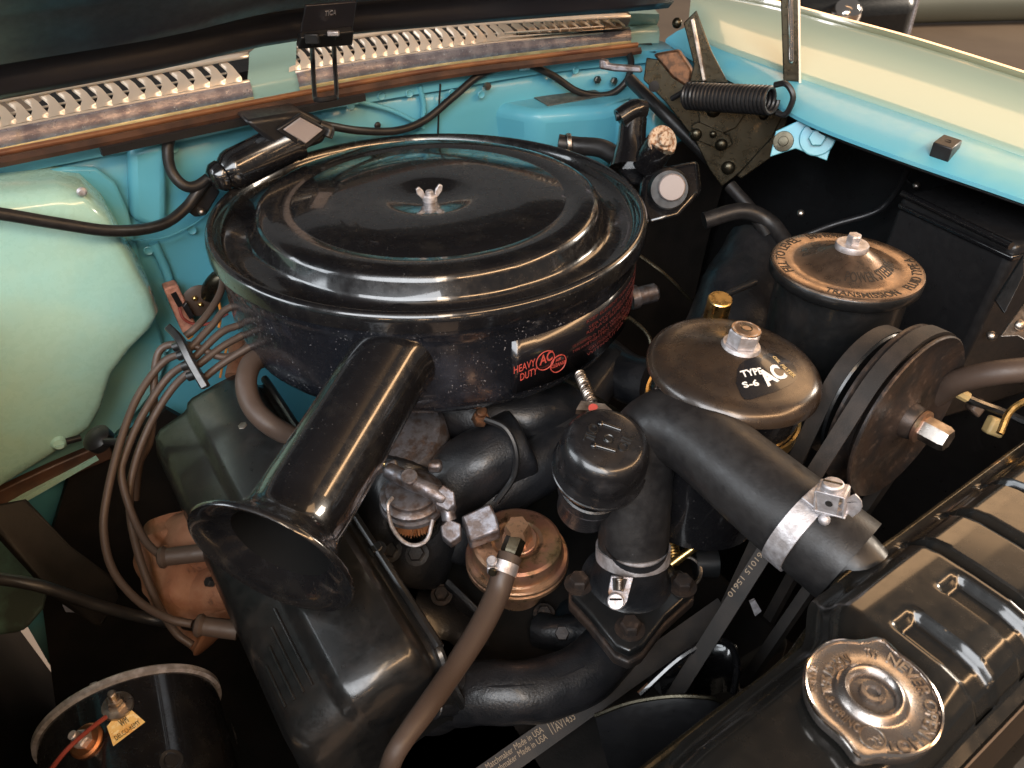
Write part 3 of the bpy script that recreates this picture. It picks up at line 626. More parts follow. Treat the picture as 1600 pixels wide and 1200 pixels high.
# ================================================================== spark plug leads
G = 'spark plug leads'
def lead(label, pk): return hose('spark_plug_lead', label, 'ignition lead', [K(*q) for q in pk], .34, 'wire', group=G, seg=10)
lead('plug lead making the widest loop on the left and ending at the lower boot', [(440, 460, 74), (360, 480, 73), (330, 510, 72), (292, 548, 71), (255, 566, 71), (215, 620, 70), (188, 690, 68.5), (168, 770, 67), (162, 830, 66), (176, 890, 65), (215, 938, 64), (262, 966, 63), (300, 975, 63)])
lead('plug lead ending at the upper boot in front of the rusty manifold', [(440, 470, 74), (380, 505, 73), (345, 520, 72), (300, 562, 71), (262, 590, 71), (222, 650, 70), (195, 712, 69), (190, 745, 68.6), (205, 800, 68), (228, 846, 67), (256, 872, 66)])
lead('plug lead running down between the two boots', [(440, 480, 74), (385, 520, 73), (350, 540, 72), (305, 574, 71), (270, 606, 71), (236, 660, 70.5), (212, 720, 70), (202, 780, 69.3), (212, 850, 68), (240, 930, 66.5), (272, 985, 65), (300, 1008, 65)])
lead('shortest plug lead dropping behind the loop above the dark bracket', [(440, 490, 74), (390, 540, 73), (350, 558, 72), (300, 540, 71.3), (256, 542, 71), (242, 575, 71), (240, 640, 71.5), (234, 690, 72.5), (218, 725, 73.5), (212, 780, 75)])
lead('thick lead climbing from the separator to the firewall grommet', [(290, 525, 71.3), (306, 512, 71.5), (328, 486, 72.5), (345, 455, 74), (350, 425, 76)])
lead('lowest plug lead leaving the right side of the separator', [(320, 590, 71), (345, 570, 71.5), (380, 548, 72), (430, 520, 73)])
sep = thing('lead_separator', 'black plastic separator bar clasping the plug leads', 'lead separator', K(296, 560, 71))
obj('bar', tube([K(266, 514, 70.6), K(282, 532, 69.8), K(300, 568, 69.6), K(322, 606, 69.8)], 1, sect=[(-.35, -.6), (.35, -.6), (.35, .6), (-.35, .6)], upv=V(0, -.6, .8), res=5), 'satin2', sep, bevel=.12)
for i, (x, y) in enumerate(((286, 538), (293, 552), (300, 568), (308, 584))):
    obj('finger', tube([K(x, y, 70), K(x - 14, y + 5, 70.1)], .42, 10), 'satin2', sep)
for lab, (x, y, k_), (x2, y2, k2) in (('upper black plug boot in front of the rusty manifold', (245, 872, 65.8), (330, 862, 66.5)), ('lower black plug boot above the generator', (302, 976, 63), (372, 985, 63.5))):
    bo = thing('plug_boot', lab, 'plug boot', K(x, y, k_), 'spark plug boots')
    d_ = (K(x2, y2, k2) - K(x, y, k_)); 
    obj('flare', lathe([(0, -.1), (.6, -.1), (.85, .05), (.95, .35), (.8, .6), (.7, .7)], K(x, y, k_) + d_.normalized() * .2, d_, 20), 'wire', bo)
    obj('sleeve', lathe([(0, .4), (.72, .4), (.75, .7), (.78, d_.length), (0, d_.length)], K(x, y, k_), d_, 20), 'wire', bo)

# ================================================================== exhaust manifold and lower left
em = thing('exhaust_manifold', 'rusty orange cast exhaust manifold behind the plug leads', 'exhaust manifold', K(280, 870, 71))
def lump(g, amp, sc): 
    return [v + mnoise.noise_vector(v * sc) * amp for v in g[0]], g[1]
obj('runner', lump(tube([K(262, 808, 74), K(272, 850, 73), K(290, 900, 71.5), K(318, 950, 70.5), K(345, 985, 70)], 3.2, 24, 10, rs=[(0, 2.2), (.3, 3.4), (.6, 3.4), (1, 2.6)]), 1.1, .45), 'rust', em, sub=1)
obj('port', lump(tube([K(275, 860, 73), K(330, 840, 71), K(380, 830, 72)], 3.0, 20, 6), .4, .4), 'rust', em, sub=1)
obj('port', lump(tube([K(310, 940, 71), K(350, 920, 70), K(400, 910, 71)], 2.6, 20, 6), .4, .4), 'rust', em, sub=1)
obj('stud', hexg(K(332, 910, 67.5), V(-.5, -.4, .7), .45, .6), 'satin', em)
ex2 = obj('exhaust_heat_tube', tube([K(372, 535, 78), K(374, 560, 77), K(368, 590, 76)], 1.0, 18), 'rust', label='rusty tube end glimpsed under the left rim of the air cleaner', cat='tube')
hose('heater_hose', 'fat brown heater hose curling under the left side of the air cleaner', 'hose', [K(470, 560, 75), K(405, 560, 72), K(385, 590, 70), (K(392, 630, 69)), K(420, 662, 68.5), K(470, 690, 70)], .95, 'wire')
hose('starter_cable', 'thick dark cable lying across the lower left behind the generator', 'cable', [K(-30, 900, 62), K(60, 915, 63), K(150, 945, 66), K(240, 968, 69), K(310, 978, 68)], .5, 'rubber')
obj('vacuum_fitting', join(lathe([(0, 0), (1.3, 0), (1.4, .9), (.9, 1.3), (0, 1.4)], K(160, 690, 76), V(-.3, -.4, 1), 24), tube([K(162, 690, 75), K(190, 690, 74.5), K(215, 684, 74.5)], .4)), 'satin', label='small black vacuum fitting at the lower corner of the mint heater case', cat='fitting')

# ================================================================== valve cover
vc = thing('valve_cover', 'long satin black valve cover under the intake snorkel', 'valve cover', P(450, 850, 80))
A0 = P(318, 612, 86.5); B0 = P(532, 1000, 83.8); ax_ = (B0 - A0).normalized(); sd = Z.cross(ax_).normalized(); sd = -sd if sd.x < 0 else sd
up_ = ax_.cross(sd); up_ = up_ if up_.z > 0 else -up_
tl = math.radians(-14); SDt = sd * math.cos(tl) - up_ * math.sin(tl) * 1; UPt = up_ * math.cos(tl) + sd * math.sin(tl)
def VP(t, s, h): return A0 + ax_ * t + SDt * s + UPt * h
LEN = (B0 - A0).length
sec = [(-7.6, -9.5), (-7.0, -6), (-6.6, -3.2), (-6.0, -1.9), (-5.2, -1.3), (-2.6, -.9), (-2.2, -.7), (-1.8, -.1), (-1.2, .15), (1.2, .25), (3.2, .2), (3.9, -.1), (4.3, -.8), (4.6, -2.0), (4.7, -2.4), (5.0, -2.6), (5.7, -2.6), (5.8, -3.4)]
rows = []
for t, sc_, dh in ((-1.2, .86, -6), (-1.1, .90, -2), (-.8, .94, -.8), (0, .98, -.15), (1.0, 1, 0), (LEN * .5, 1, 0), (LEN + 2, 1, 0), (LEN + 3.2, .985, -.1), (LEN + 4.1, .95, -.6), (LEN + 4.7, .90, -1.6), (LEN + 5.0, .88, -3.5), (LEN + 5.1, .87, -7), (LEN + 5.2, .86, -10)):
    rows.append([VP(t, s * sc_ + (.4 * (1 - sc_)), h * 1 + dh * (1.0 if h > -3 else .7)) for s, h in sec])
obj('cover', loft(rows), 'satin2', vc, smooth=35, sub=0)
for i in range(4):
    s_ = -3.1 - i * .75
    obj('rib', tube([VP(LEN - 6 + i * 1.2, s_, -.9 - i * .115), VP(LEN - 1, s_, -.9 - i * .115), VP(LEN + 1.2, s_, -.96 - i * .115)], .11, 8, 3), 'satin2', vc)
obj('flange_bead', tube([rows[i][15].lerp(rows[i][16], .7) + UPt * .12 for i in (3, 4, 5, 6, 7, 8, 9, 10, 11, 12)], .38, 8, 3), 'satin2', vc)
for t_ in (9, 24.5): bolt(vc, VP(t_, 5.6, -2.5), UPt, .5, .4, 'satin2')
bolt(vc, P(381, 668, 86.2), UPt, .45, .35, 'steel')

# ================================================================== engine block, intake, carburettor
eb = thing('engine_block', 'dark engine block and heads filling the space below the accessories', 'engine', V(-8, 55, 40))
obj('block', box(V(-6, 52, 50), 34, 62, 40, S, F), 'deep', eb, bevel=2)
obj('head', box(V(-6, 52, 66) + S * -9 , 14, 54, 8, S, F), 'deep', eb, bevel=1)
obj('head', box(V(-6, 52, 66) + S * 16 , 14, 46, 9, S, F), 'deep', eb, bevel=1)
obj('front_cover', box(K(880, 1120, 74) + V(0, 6, -16), 40, 8, 20, S, F), 'deep', eb, bevel=2)
for x, y, k_ in ((610, 860, 71), (652, 866, 70), (590, 900, 71), (735, 1145, 66)): bolt(eb, K(x, y, k_), V(-.1, -.5, .8), .75, .7, 'cast')
im = thing('intake_manifold', 'black cast intake manifold with heavy runners below the air cleaner', 'intake manifold', K(740, 740, 74))
for pk, r in (([(640, 900, 75), (680, 800, 74), (740, 730, 73), (820, 690, 74)], 3.4), ([(700, 860, 76), (760, 780, 75), (850, 720, 76), (900, 660, 80)], 3.0), ([(700, 640, 78), (760, 650, 77), (840, 650, 77), (900, 640, 80)], 2.8), ([(570, 860, 74), (610, 800, 73), (640, 720, 74)], 3.2), ([(860, 730, 76), (880, 660, 78), (960, 560, 84)], 2.4)):
    obj('runner', lump(tube([K(*q) for q in pk], r, 20, 8), .35, .3), 'cast', im, sub=1)
obj('boss', cyl(K(865, 628, 80), V(-.1, -.4, 1), 1.6, 1.2), 'gold', im)
obj('vacuum_fitting', join(hexg(K(750, 656, 71), V(.2, -.5, 1), .8, .8), cyl(K(750, 650, 71), V(.2, -.5, 1), .5, 1.2)), 'wornbrass', im)
cb = thing('carburettor', 'stained carburettor base under the air cleaner beside the snorkel', 'carburettor', K(640, 690, 74))
obj('bowl', lathe([(0, 2), (4.5, 1.8), (5.0, 1), (5.0, -3), (4.2, -4)], K(620, 690, 75), V(-.1, -.3, 1), 32), 'alu', cb)
obj('throat', lathe([(6.5, 3), (6.5, 0), (5.5, -.6), (5.2, -4)], V(-8, 66, 86), Z, 32), 'alu', cb)
obj('linkage', tube([K(560, 700, 72), K(620, 735, 71), K(680, 760, 71)], .25), 'brass', cb)
wire([K(758, 655, 70), K(790, 670, 69.5), K(806, 705, 69.5), K(802, 745, 70), K(775, 785, 70)], .3, 'satin', 'thin black vacuum line curving down from the copper fitting', 'vacuum_line')
obj('coil_can', join(cyl(K(985, 466, 92), V(1, .3, .1), 1.1, 3.4, 24, .3), cyl(K(984, 466, 92), V(1, .3, .1), 1.4, 1.0)), 'alu', label='grey capped can behind the right edge of the air cleaner', cat='ignition coil')
for pk, lab in (([(1000, 400, 84), (1040, 430, 84), (1090, 480, 86)], 'thin copper fuel line slanting right of the air cleaner'), ([(960, 480, 80), (1010, 520, 80), (1020, 560, 80)], 'dark rod below the air cleaner decal'), ([(880, 590, 74), (960, 640, 76), (1000, 670, 78)], 'thin dark rod behind the oil filler cap')):
    wire([K(*q) for q in pk], .22, 'hinge', lab, 'rod')
sr = thing('return_spring', 'small bright steel spring running up from the oil filler cap to the carburettor', 'spring', K(915, 605, 70))
obj('coil', coil(K(906, 585, 70), K(926, 632, 65.5), .42, 15, .12, 6, 14), 'steel', sr)
obj('tab', prism([K(900, 640, 60), K(908, 626, 60.4), K(945, 631, 60), K(960, 644, 59.6)], V(0, .2, -.6)), 'steel', sr)
obj('tag', lathe([(0, .1), (.36, .08), (.4, 0)], K(927, 638, 60), V(0, -.5, 1), 20), 'redp', sr)
hose('dipstick_tube', 'dark tube passing right of the air cleaner behind the oil filter', 'tube', [K(940, 560, 86), K(980, 590, 82), K(1020, 600, 80)], 2.6, 'cast')
hose('heater_pipe', 'black hose with a chrome clip at the rear rim of the air cleaner', 'hose', [K(872, 224, 94), K(900, 228, 94), K(940, 232, 93), K(970, 250, 92)], 1.1, 'rubber')
obj('hose_clip', lathe([(1.15, -.3), (1.25, -.2), (1.25, .2), (1.15, .3)], K(888, 225, 93.6), V(1, .1, 0)), 'steel', label='round steel clip on the hose behind the air cleaner', cat='clip')

for (x, y, k_, ax__) in ((880, 990, 70, V(-.2, -.5, .8)), (905, 1040, 70, V(-.2, -.6, .7)), (850, 960, 73, V(0, -.4, 1)), (690, 930, 73, V(0, -.4, 1)), (1130, 760, 74, V(-.2, -.4, 1)), (1110, 830, 72, V(0, -.4, 1)), (1090, 700, 74, V(0, -.4, 1))):
    bolt(eb, K(x, y, k_), ax__, .7, .7, 'wearpulley')
obj('casting', lump(tube([K(840, 985, 72), K(880, 990, 71), K(930, 985, 71)], 1.6, 18, 6), .3, .5), 'cast', eb)
obj('casting', lump(tube([K(1095, 760, 78), K(1130, 800, 76), K(1180, 780, 76)], 2.4, 18, 6), .4, .4), 'cast', eb)
obj('casting', lump(tube([K(640, 960, 74), K(700, 990, 74), K(760, 1030, 73)], 2.6, 18, 6), .4, .4), 'cast', eb)
obj('rib', prism([K(700, 900, 73), K(760, 960, 72), K(755, 972, 72), K(692, 912, 73)], -Z * 3), 'cast', eb, bevel=.2)
hose('heater_feed', 'dim thin black pipe running behind the thermostat housing', 'pipe', [K(1080, 860, 70), K(1120, 820, 72), K(1180, 790, 74), K(1230, 720, 76)], .7, 'cast')
wire([K(1150, 700, 74), K(1180, 660, 75), K(1215, 640, 76), K(1260, 600, 78)], .25, 'redw', 'dim red wire in the gap behind the filter canister')
# ================================================================== air cleaner
AC = V(-8.0, 72.6, 0); RC = 21.2
ac = thing('air_cleaner', 'huge round gloss black air cleaner with a wing nut and snorkel', 'air cleaner', AC + Z * 88)
lidp = [(0, 100.35), (1.2, 100.37), (2.6, 100.55), (4.2, 100.92), (4.9, 101.02), (6, 101.05), (9, 101.06), (12.9, 101.02), (13.1, 100.92), (13.3, 100.9), (13.5, 101.02), (15.7, 100.97), (16.15, 100.88), (16.4, 100.7), (16.6, 100.3),
        (16.95, 99.2), (17.25, 98.75), (17.7, 98.6), (19.5, 98.65), (19.9, 98.85), (20.15, 99.4), (20.35, 99.9), (20.6, 100.08), (20.9, 100.02), (21.1, 99.75), (21.2, 99.3), (21.2, 98.5), (20.9, 98.45)]
obj('lid', lathe(lidp, AC, Z, 160), 'gloss', ac, smooth=55)
hp = [(20.3, 98.9), (20.75, 98.3), (20.65, 97.6), (20.45, 97.2), (20.4, 96.6), (20.3, 92), (20.15, 90.4), (19.7, 89.5), (19.0, 89.0), (16, 88.8), (6, 88.8)]
obj('housing', lathe(hp, AC, Z, 160), 'house', ac, smooth=50)
wn = obj('wing_nut', join(cyl(AC + Z * 100.2, Z, .72, .8, 20, .15), cyl(AC + Z * 100.8, Z, .40, .6, 16, .1)), 'zinc', ac)
for sg in (-1, 1):
    d_ = V(math.cos(.35), math.sin(.35) , 0) * sg
    q = AC + Z * 100.45 + d_ * .45
    pts = [q, q + d_ * .35 + Z * .2, q + d_ * .95 + Z * .9, q + d_ * 1.05 + Z * 1.5, q + d_ * .65 + Z * 1.75, q + d_ * .2 + Z * 1.2, q + Z * .6]
    obj('wing', prism([q + (p - q) * .85 - d_.cross(Z) * .14 for p in pts], d_.cross(Z) * .28), 'zinc', wn, bevel=.08)
# snorkel
sn0 = P(606, 575, 94.4); sn1 = P(440, 846, 91.3); sax = (sn1 - sn0).normalized(); SL = (sn1 - sn0).length
ST = sn0 - sax * 4
rr = 3.45
snp = [(rr + .35, 0), (rr + .3, 3.2), (rr, 3.9), (rr, SL + 1.0), (rr + .05, SL + 2.6), (rr + .5, SL + 3.6), (rr + 1.25, SL + 4.4), (rr + 2.0, SL + 4.9), (rr + 2.45, SL + 5.15), (rr + 2.6, SL + 5.4), (rr + 2.5, SL + 5.6), (rr + 2.1, SL + 5.5),
       (rr + 1.35, SL + 5.1), (rr + .2, SL + 4.2)]
obj('throat', lathe([(rr + .2, SL + 4.2), (rr - .2, SL + 2.8), (rr - .3, SL - 6)], ST, sax, 48), 'void', ac, smooth=60)
obj('snorkel', lathe(snp, ST, sax, 72), 'gloss', ac, smooth=60)
obj('baffle', lathe([(0, SL - 5), (rr, SL - 5)], ST, sax, 32), 'void', ac)
obj('spot_weld', lathe([(0, .05), (.5, .02), (.55, 0)], ST + sax * (SL + 1) + V(.8, .3, -rr * .6), V(0, -.8, .6), 14), 'gloss', ac)
# weld tab right of snorkel
# decal
dl = []
def cylp(th, z, r): return AC + V(math.cos(th) * r, math.sin(th) * r, z)
def thz(x, y, r=20.32):
    h = rnd_hit_cyl(x, y, AC, r); return math.atan2(h.y - AC.y, h.x - AC.x), h.z
t0, z0 = thz(799, 600); t1, _ = thz(984, 520)
zb, zt = z0 - .2, z0 + 4.3
NN = 24
decal = obj('decal', loft([[cylp(t0 + (t1 - t0) * i / NN, zz, 20.40) for i in range(NN + 1)] for zz in (90.8, zt)]), 'decal', ac, solid=.02)
def dec_text(s, a, b, h, m, bold=0.0):
    (ta, za), (tb_, zb_) = thz(*a), thz(*b); vs, fs, wd, ht = glyphs(s, .012, 3, bold); out = []
    for v in vs:
        q = v.x / wd; out.append(cylp(ta + (tb_ - ta) * q, za + (zb_ - za) * q + v.y / ht * h, 20.44 + v.z))
    return obj('lettering', (out, fs), m, decal, smooth=20)
dec_text('HEAVY', (802, 583), (835, 570), .72, 'redp'); dec_text('DUTY', (812, 594), (838, 583), .72, 'redp')
dec_text('AC', (842, 570), (862, 560), .95, 'redp', .02)
dec_text('AIR', (867, 565), (875, 561), .3, 'redp'); dec_text('CLEANER', (860, 575), (883, 566), .35, 'redp')
for (x, y, w_, m_) in ((851, 562, .93, 'redp'), (871, 567, .85, 'redp')):
    tc_, zc_ = thz(x, y); n = 40
    obj('ring', tube([cylp(tc_ + math.cos(2 * math.pi * i / n) * w_ / 20.4, zc_ + math.sin(2 * math.pi * i / n) * w_, 20.46) for i in range(n + 1)], .045, 6, 1), m_, decal)
tA, _ = thz(893, 540); tB, _ = thz(912, 530)
lines = ['KEEP ELEMENT CLEAN AND TIGHT', 'SERVICE EVERY 12000 MILES', 'REPLACE ELEMENT EVERY 24000', 'DO NOT WASH OR OIL ELEMENT', 'TIGHTEN WING NUT BY HAND', 'CAUTION DO NOT OPERATE ENGINE', 'WITHOUT AIR CLEANER']
for i, ln in enumerate(lines):
    x0, y0 = 915 + (i % 2) * 3, 497 + i * 8.6; (ta, za) = thz(x0, y0 + 8); tb_ = t1 - .02
    vs, fs, wd, ht = glyphs(ln, .006, 1); out = [cylp(ta + (tb_ - ta) * v.x / wd, za + v.y / ht * .32 + (.02), 20.44 + v.z) for v in vs]
    obj('lettering', (out, fs), 'dimred', decal, smooth=20)
for i, ln in enumerate(('USE AC ELEMENT', 'TYPE A97C')):
    (ta, za) = thz(893, 543 + i * 8); (tb_, _) = thz(918, 530 + i * 8); vs, fs, wd, ht = glyphs(ln, .006, 1)
    obj('lettering', ([cylp(ta + (tb_ - ta) * v.x / wd, za + v.y / ht * .25, 20.44 + v.z) for v in vs], fs), 'dimred', decal, smooth=20)

# ================================================================== oil filler cap
oax = V(.10, -.30, 1).normalized(); oc = K(951, 686, 54.6)
fc = thing('oil_filler_cap', 'domed black oil filler cap embossed OIL 710 beside the radiator hose', 'oil filler cap', oc - oax * 6)
CS = .905
op = [(a * CS, b * CS) for a, b in [(0, 0), (2.5, -.02), (2.9, -.2), (3.3, -.7), (3.55, -1.5), (3.65, -2.6), (3.68, -3.6), (3.85, -3.75), (3.85, -4.0), (3.7, -4.1), (3.85, -4.25), (3.8, -4.6), (3.2, -5.4), (2.6, -6.0), (2.2, -7.2)]]
capo = obj('cap', lathe(op, oc, oax, 64), 'capblk', fc, smooth=50)
obj('rivet', lathe([(0, .1), (.22, .1), (.3, .02), (.36, .07), (.4, 0)], oc, oax, 20), 'satin2', fc)
obj('collar', lathe([(2.4, -6.2), (2.55, -6.3), (2.55, -7.2), (2.3, -7.3), (2.2, -10)], oc, oax, 36), 'cast', fc)
obj('frosted_ring', lathe([(2.15, -7.0), (2.45, -7.1), (2.45, -7.5), (2.1, -7.6)], oc, oax, 36), 'alu', fc)
def onp(x, y, c, n, h=0): return PL(x, y, c + n * h, n)
ou = onp(975, 668, oc, oax) - onp(948, 655, oc, oax)
for (a, b) in (((938, 661), (970, 672)), ((927, 695), (961, 705))):
    obj('arrow', tube([onp(*a, oc, oax, .02), onp(*b, oc, oax, .02)], .15, 10, 1), 'gloss', fc)
    obj('arrow', sphere(onp(a[0] + 1, a[1] + 1, oc, oax, .02), .24, 12, oax, .7), 'gloss', fc)
obj('lettering', quad_text('OIL', onp(922, 661, oc, oax), onp(911, 687, oc, oax), onp(960, 672, oc, oax) - onp(917, 672, oc, oax), oax, .72, .13), 'satin2', fc)
obj('lettering', quad_text('OIL', onp(979, 708, oc, oax), onp(990, 682, oc, oax), onp(940, 697, oc, oax) - onp(985, 697, oc, oax), oax, .72, .13), 'satin2', fc)

# ================================================================== upper radiator hose
hose_pts = [K(989, 868, 61.6), K(990, 830, 61), K(992, 785, 60.3), K(995, 735, 59.6), K(1008, 690, 58.8), K(1045, 665, 57.5), K(1097, 690, 55.6), K(1160, 742, 53.0), K(1225, 796, 50.8), K(1290, 848, 49.2), K(1326, 877, 48.5)]
rh = thing('radiator_hose', 'fat black upper radiator hose bending from thermostat to radiator', 'radiator hose', hose_pts[5])
obj('hose', tube(hose_pts, 2.75, 40, 12, caps=True, rs=[(0, 2.72), (.5, 2.8), (.8, 3.0), (1, 3.05)]), 'rubber', rh, smooth=50)
ho_ax = (hose_pts[-1] - hose_pts[-3]).normalized()
def worm_clamp(par, c, ax, r, wdt, side, big=1.0, name='clamp'):
    obj('band', lathe([(r - .05, -wdt / 2), (r + .12, -wdt / 2), (r + .12, wdt / 2), (r - .05, wdt / 2)], c, ax, 56), 'zinc', par)
    n = (side - ax * side.dot(ax)).normalized(); t = ax.cross(n); q = c + n * (r + .1)
    obj('screw_housing', join(box(q + n * .55 * big, 1.7 * big, wdt * .95, .12, t, ax, n), box(q + n * .1, 2.4 * big, wdt, .14, t, ax, n), box(q + n * .35 * big - t * .8 * big, .12, wdt * .95, .9 * big, t, ax, n), box(q + n * .35 * big + t * .75 * big, .12, wdt * .95, .8 * big, t, ax, n)), 'zinc', par, bevel=.04)
    return q, n, t
cl = thing('hose_clamp', 'dull zinc screw clamp round the radiator end of the upper hose', 'hose clamp', K(1262, 830, 47), 'clamps on the upper radiator hose')
cc = K(1256, 822, 49.9); cax = (K(1290, 848, 49.2) - K(1225, 796, 50.8)).normalized()
sidev = K(1290, 750, 46.5) - K(1250, 800, 49.5)
obj('band', lathe([(2.98, -.7), (3.16, -.7), (3.16, .7), (2.98, .7)], cc, cax, 56), 'zinc', cl)
nn = (sidev - cax * sidev.dot(cax)).normalized(); tt = cax.cross(nn); q = cc + nn * 3.1
bxs = [box(q + nn * .15, 2.2, 1.3, .3, tt, cax, nn)]
obj('base', join(*bxs), 'zinc', cl, bevel=.06)
hq = K(1300, 775, 46.2)
fx = (K(1328, 768, 45.4) - K(1282, 762, 46.4)).normalized(); fz = V(-.15, .1, 1).normalized(); fy = fz.cross(fx).normalized(); fx = fy.cross(fz)
obj('screw_housing', join(box(hq + fz * .55, 1.6, 1.3, .12, fx, fy, fz), box(hq - fx * .8 - fz * .2, .12, 1.3, 1.5, fx, fy, fz), box(hq + fx * .8 - fz * .2, .12, 1.3, 1.5, fx, fy, fz), box(hq - fz * .9, 1.9, 1.3, .12, fx, fy, fz)), 'zinc', cl, bevel=.04)
obj('front_tab', prism([hq - fx * .75 - fy * .62 + fz * .5, hq + fx * .55 - fy * .62 + fz * .5, hq + fx * .45 - fy * .62 - fz * .95, hq - fx * .6 - fy * .62 - fz * 1.1], fy * .1), 'zinc', cl)
obj('hole', lathe([(0, .0), (.18, 0), (.22, .01)], hq - fy * .64 - fz * .1, -fy, 12), 'deep', cl)
obj('screw', join(cyl(hq + fz * .6, fz, .62, .42, 22, .1), cyl(hq - fz * .8, fz, .28, 1.5, 12)), 'zinc', cl)
obj('screw_slot', box(hq + fz * 1.03, 1.1, .14, .03, fx, fy, fz), 'hinge', cl)
obj('band_tail', tube([hq + fx * .8 - fz * .9, hq + fx * 1.2 - fz * .2, hq + fx * .9 + fz * .2], .5, sect=[(-1, -.1), (1, -.1), (1, .1), (-1, .1)], upv=fy, res=4), 'zinc', cl)
obj('rivet', sphere(K(1288, 812, 46.6), .35), 'zinc', cl)
cl2 = thing('hose_clamp', 'zinc screw clamp round the lower end of the hose on the thermostat housing', 'hose clamp', K(986, 900, 61), 'clamps on the upper radiator hose')
c2 = K(989, 862, 61.5); ax2 = (hose_pts[1] - hose_pts[0]).normalized()
obj('band', lathe([(2.74, -.55), (2.9, -.55), (2.9, .55), (2.74, .55)], c2, ax2, 48), 'zinc', cl2)
q2 = K(968, 915, 58.2)
obj('tongue', prism([K(955, 900, 58.2), K(990, 902, 58.2), K(980, 940, 57.6), K(975, 948, 57.6), K(955, 948, 57.6), K(950, 925, 58)], V(0, .15, -.05)), 'alu', cl2, bevel=.05)
obj('slot', prism([K(957, 903, 58.05), K(980, 905, 58.05), K(974, 924, 57.8), K(958, 922, 57.8)], V(0, -.05, .03)), 'deep', cl2)
obj('screw', coil(K(968, 903, 57.8), K(968, 922, 57.6), .22, 8, .08, 6, 10), 'steel', cl2)
obj('screw_head', cyl(K(962, 939, 57.5), V(-.1, -.7, .6), .62, .35, 22), 'zinc', cl2)
obj('screw_slot', box(K(962, 937, 57.1) + V(0, -.02, .05), .9, .12, .06), 'hinge', cl2)

# thermostat housing and coolant crossover
th = thing('thermostat_housing', 'dark cast thermostat housing with a bolted triangular flange', 'thermostat housing', K(990, 960, 63))
tc0 = K(988, 884, 62.2)
obj('neck', lathe([(2.5, 3.0), (2.55, .8), (2.75, .1), (2.95, -1.0), (3.3, -1.8), (4.0, -2.05)], tc0, V(0, -.06, 1), 44), 'cast', th, smooth=50)
fzp = (tc0 + Z * -1.9).z
flp = [P(x, y, fzp) for x, y in ((893, 905), (912, 893), (985, 900), (1062, 888), (1082, 902), (1085, 922), (1040, 962), (1005, 1008), (985, 1018), (962, 1008), (925, 962), (893, 928))]
obj('flange', prism(flp, -Z * .9), 'satin2', th, bevel=.25, segs=3)
flg = sum(flp, V(0, 0, 0)) / len(flp)
obj('lower_flange', prism([flg + (p - flg) * 1.04 - Z * 1.15 for p in flp], -Z * 1.0), 'wearpulley', th, bevel=.25, segs=3)
for x, y in ((904, 913), (984, 983), (1066, 916)): bolt(th, P(x, y, fzp), Z, .8, .9, 'wearpulley')
cx = thing('coolant_pipe', 'thick black cast coolant crossover pipe curving below the fuel pump', 'coolant pipe', K(850, 1070, 63))
cpts = [K(985, 960, 66), K(955, 1010, 65), K(915, 1050, 63.5), K(860, 1075, 62.5), K(800, 1082, 62), K(745, 1082, 62.5), K(700, 1090, 64), K(660, 1110, 67)]
obj('pipe', lump(tube(cpts, 2.45, 32, 10), .12, .5), 'cast', cx, sub=1)
obj('casting_seam', tube([p + V(-.3, -.9, 2.2) for p in cpts[2:6]], .14, 6, 8), 'cast', cx)
for x, y in ((712, 1060), (705, 1098)): obj('bolt', join(cyl(K(x, y, 61), V(-.6, -.5, .6), 1.0, 2.2), hexg(K(x - 8, y + 2, 60), V(-.6, -.5, .6), .7, .8)), 'cast', cx)
obj('water_pump_body', lump(sphere(K(920, 1030, 76), 6.5, 24), .5, .3), 'cast', cx)

# choke spring and brass lever right of the thermostat
lv = thing('brass_lever', 'brass lever with a small spring right of the radiator hose', 'lever', K(1070, 860, 66))
obj('rod', tube([K(1048, 882, 64), K(1075, 862, 64), K(1092, 850, 64)], .38, 10), 'brass', lv)
obj('spring', coil(K(1046, 842, 66), K(1054, 878, 64.5), .55, 8, .12, 6, 14), 'brass', lv)
obj('ring', lathe([(1.2, -.1), (1.35, 0), (1.2, .1), (1.05, 0)], K(1072, 892, 65), V(-.2, -.5, .8), 28), 'steel', lv)
obj('sleeve', tube([K(1085, 880, 66), K(1120, 880, 66)], 1.2), 'satin2', lv)

# ================================================================== fuel pump
fp = thing('fuel_pump', 'gold zinc plated round fuel pump with a hex fitting', 'fuel pump', K(808, 860, 66))
pc = K(808, 845, 66.4)
obj('dome', lathe([(0, .25), (1.1, .2), (1.6, 0), (1.9, 0), (2.2, .15), (3.5, .1), (3.75, -.05), (3.85, -.4), (3.9, -1.2), (4.0, -1.35), (4.3, -1.45), (4.4, -1.6), (4.4, -1.85), (4.2, -2.0)], pc, V(0, -.03, 1), 64), 'gold', fp, smooth=24)
obj('lower_flange', lathe([(4.2, -2.0), (4.42, -2.1), (4.42, -2.5), (4.0, -2.9), (3.2, -3.3), (2.4, -4.4), (2.3, -6.5), (0, -6.5)], pc, V(0, -.03, 1), 56), 'gold', fp, smooth=50)
obj('inlet_block', prism([K(720, 806, 65.3), K(766, 785, 65.0), K(776, 806, 64.6), K(782, 828, 64.2), K(734, 846, 64.4), K(728, 826, 64.8)], V(0, .5, -1.6)), 'alu', fp, bevel=.2)
hc = K(812, 834, 64.0)
obj('hex_fitting', join(hexg(hc - Z * .9, V(-.1, -.15, 1), 1.08, 2.3), cyl(hc - Z * .9, V(-.1, -.15, 1), 1.5, .4)), 'gold', fp, smooth=25)
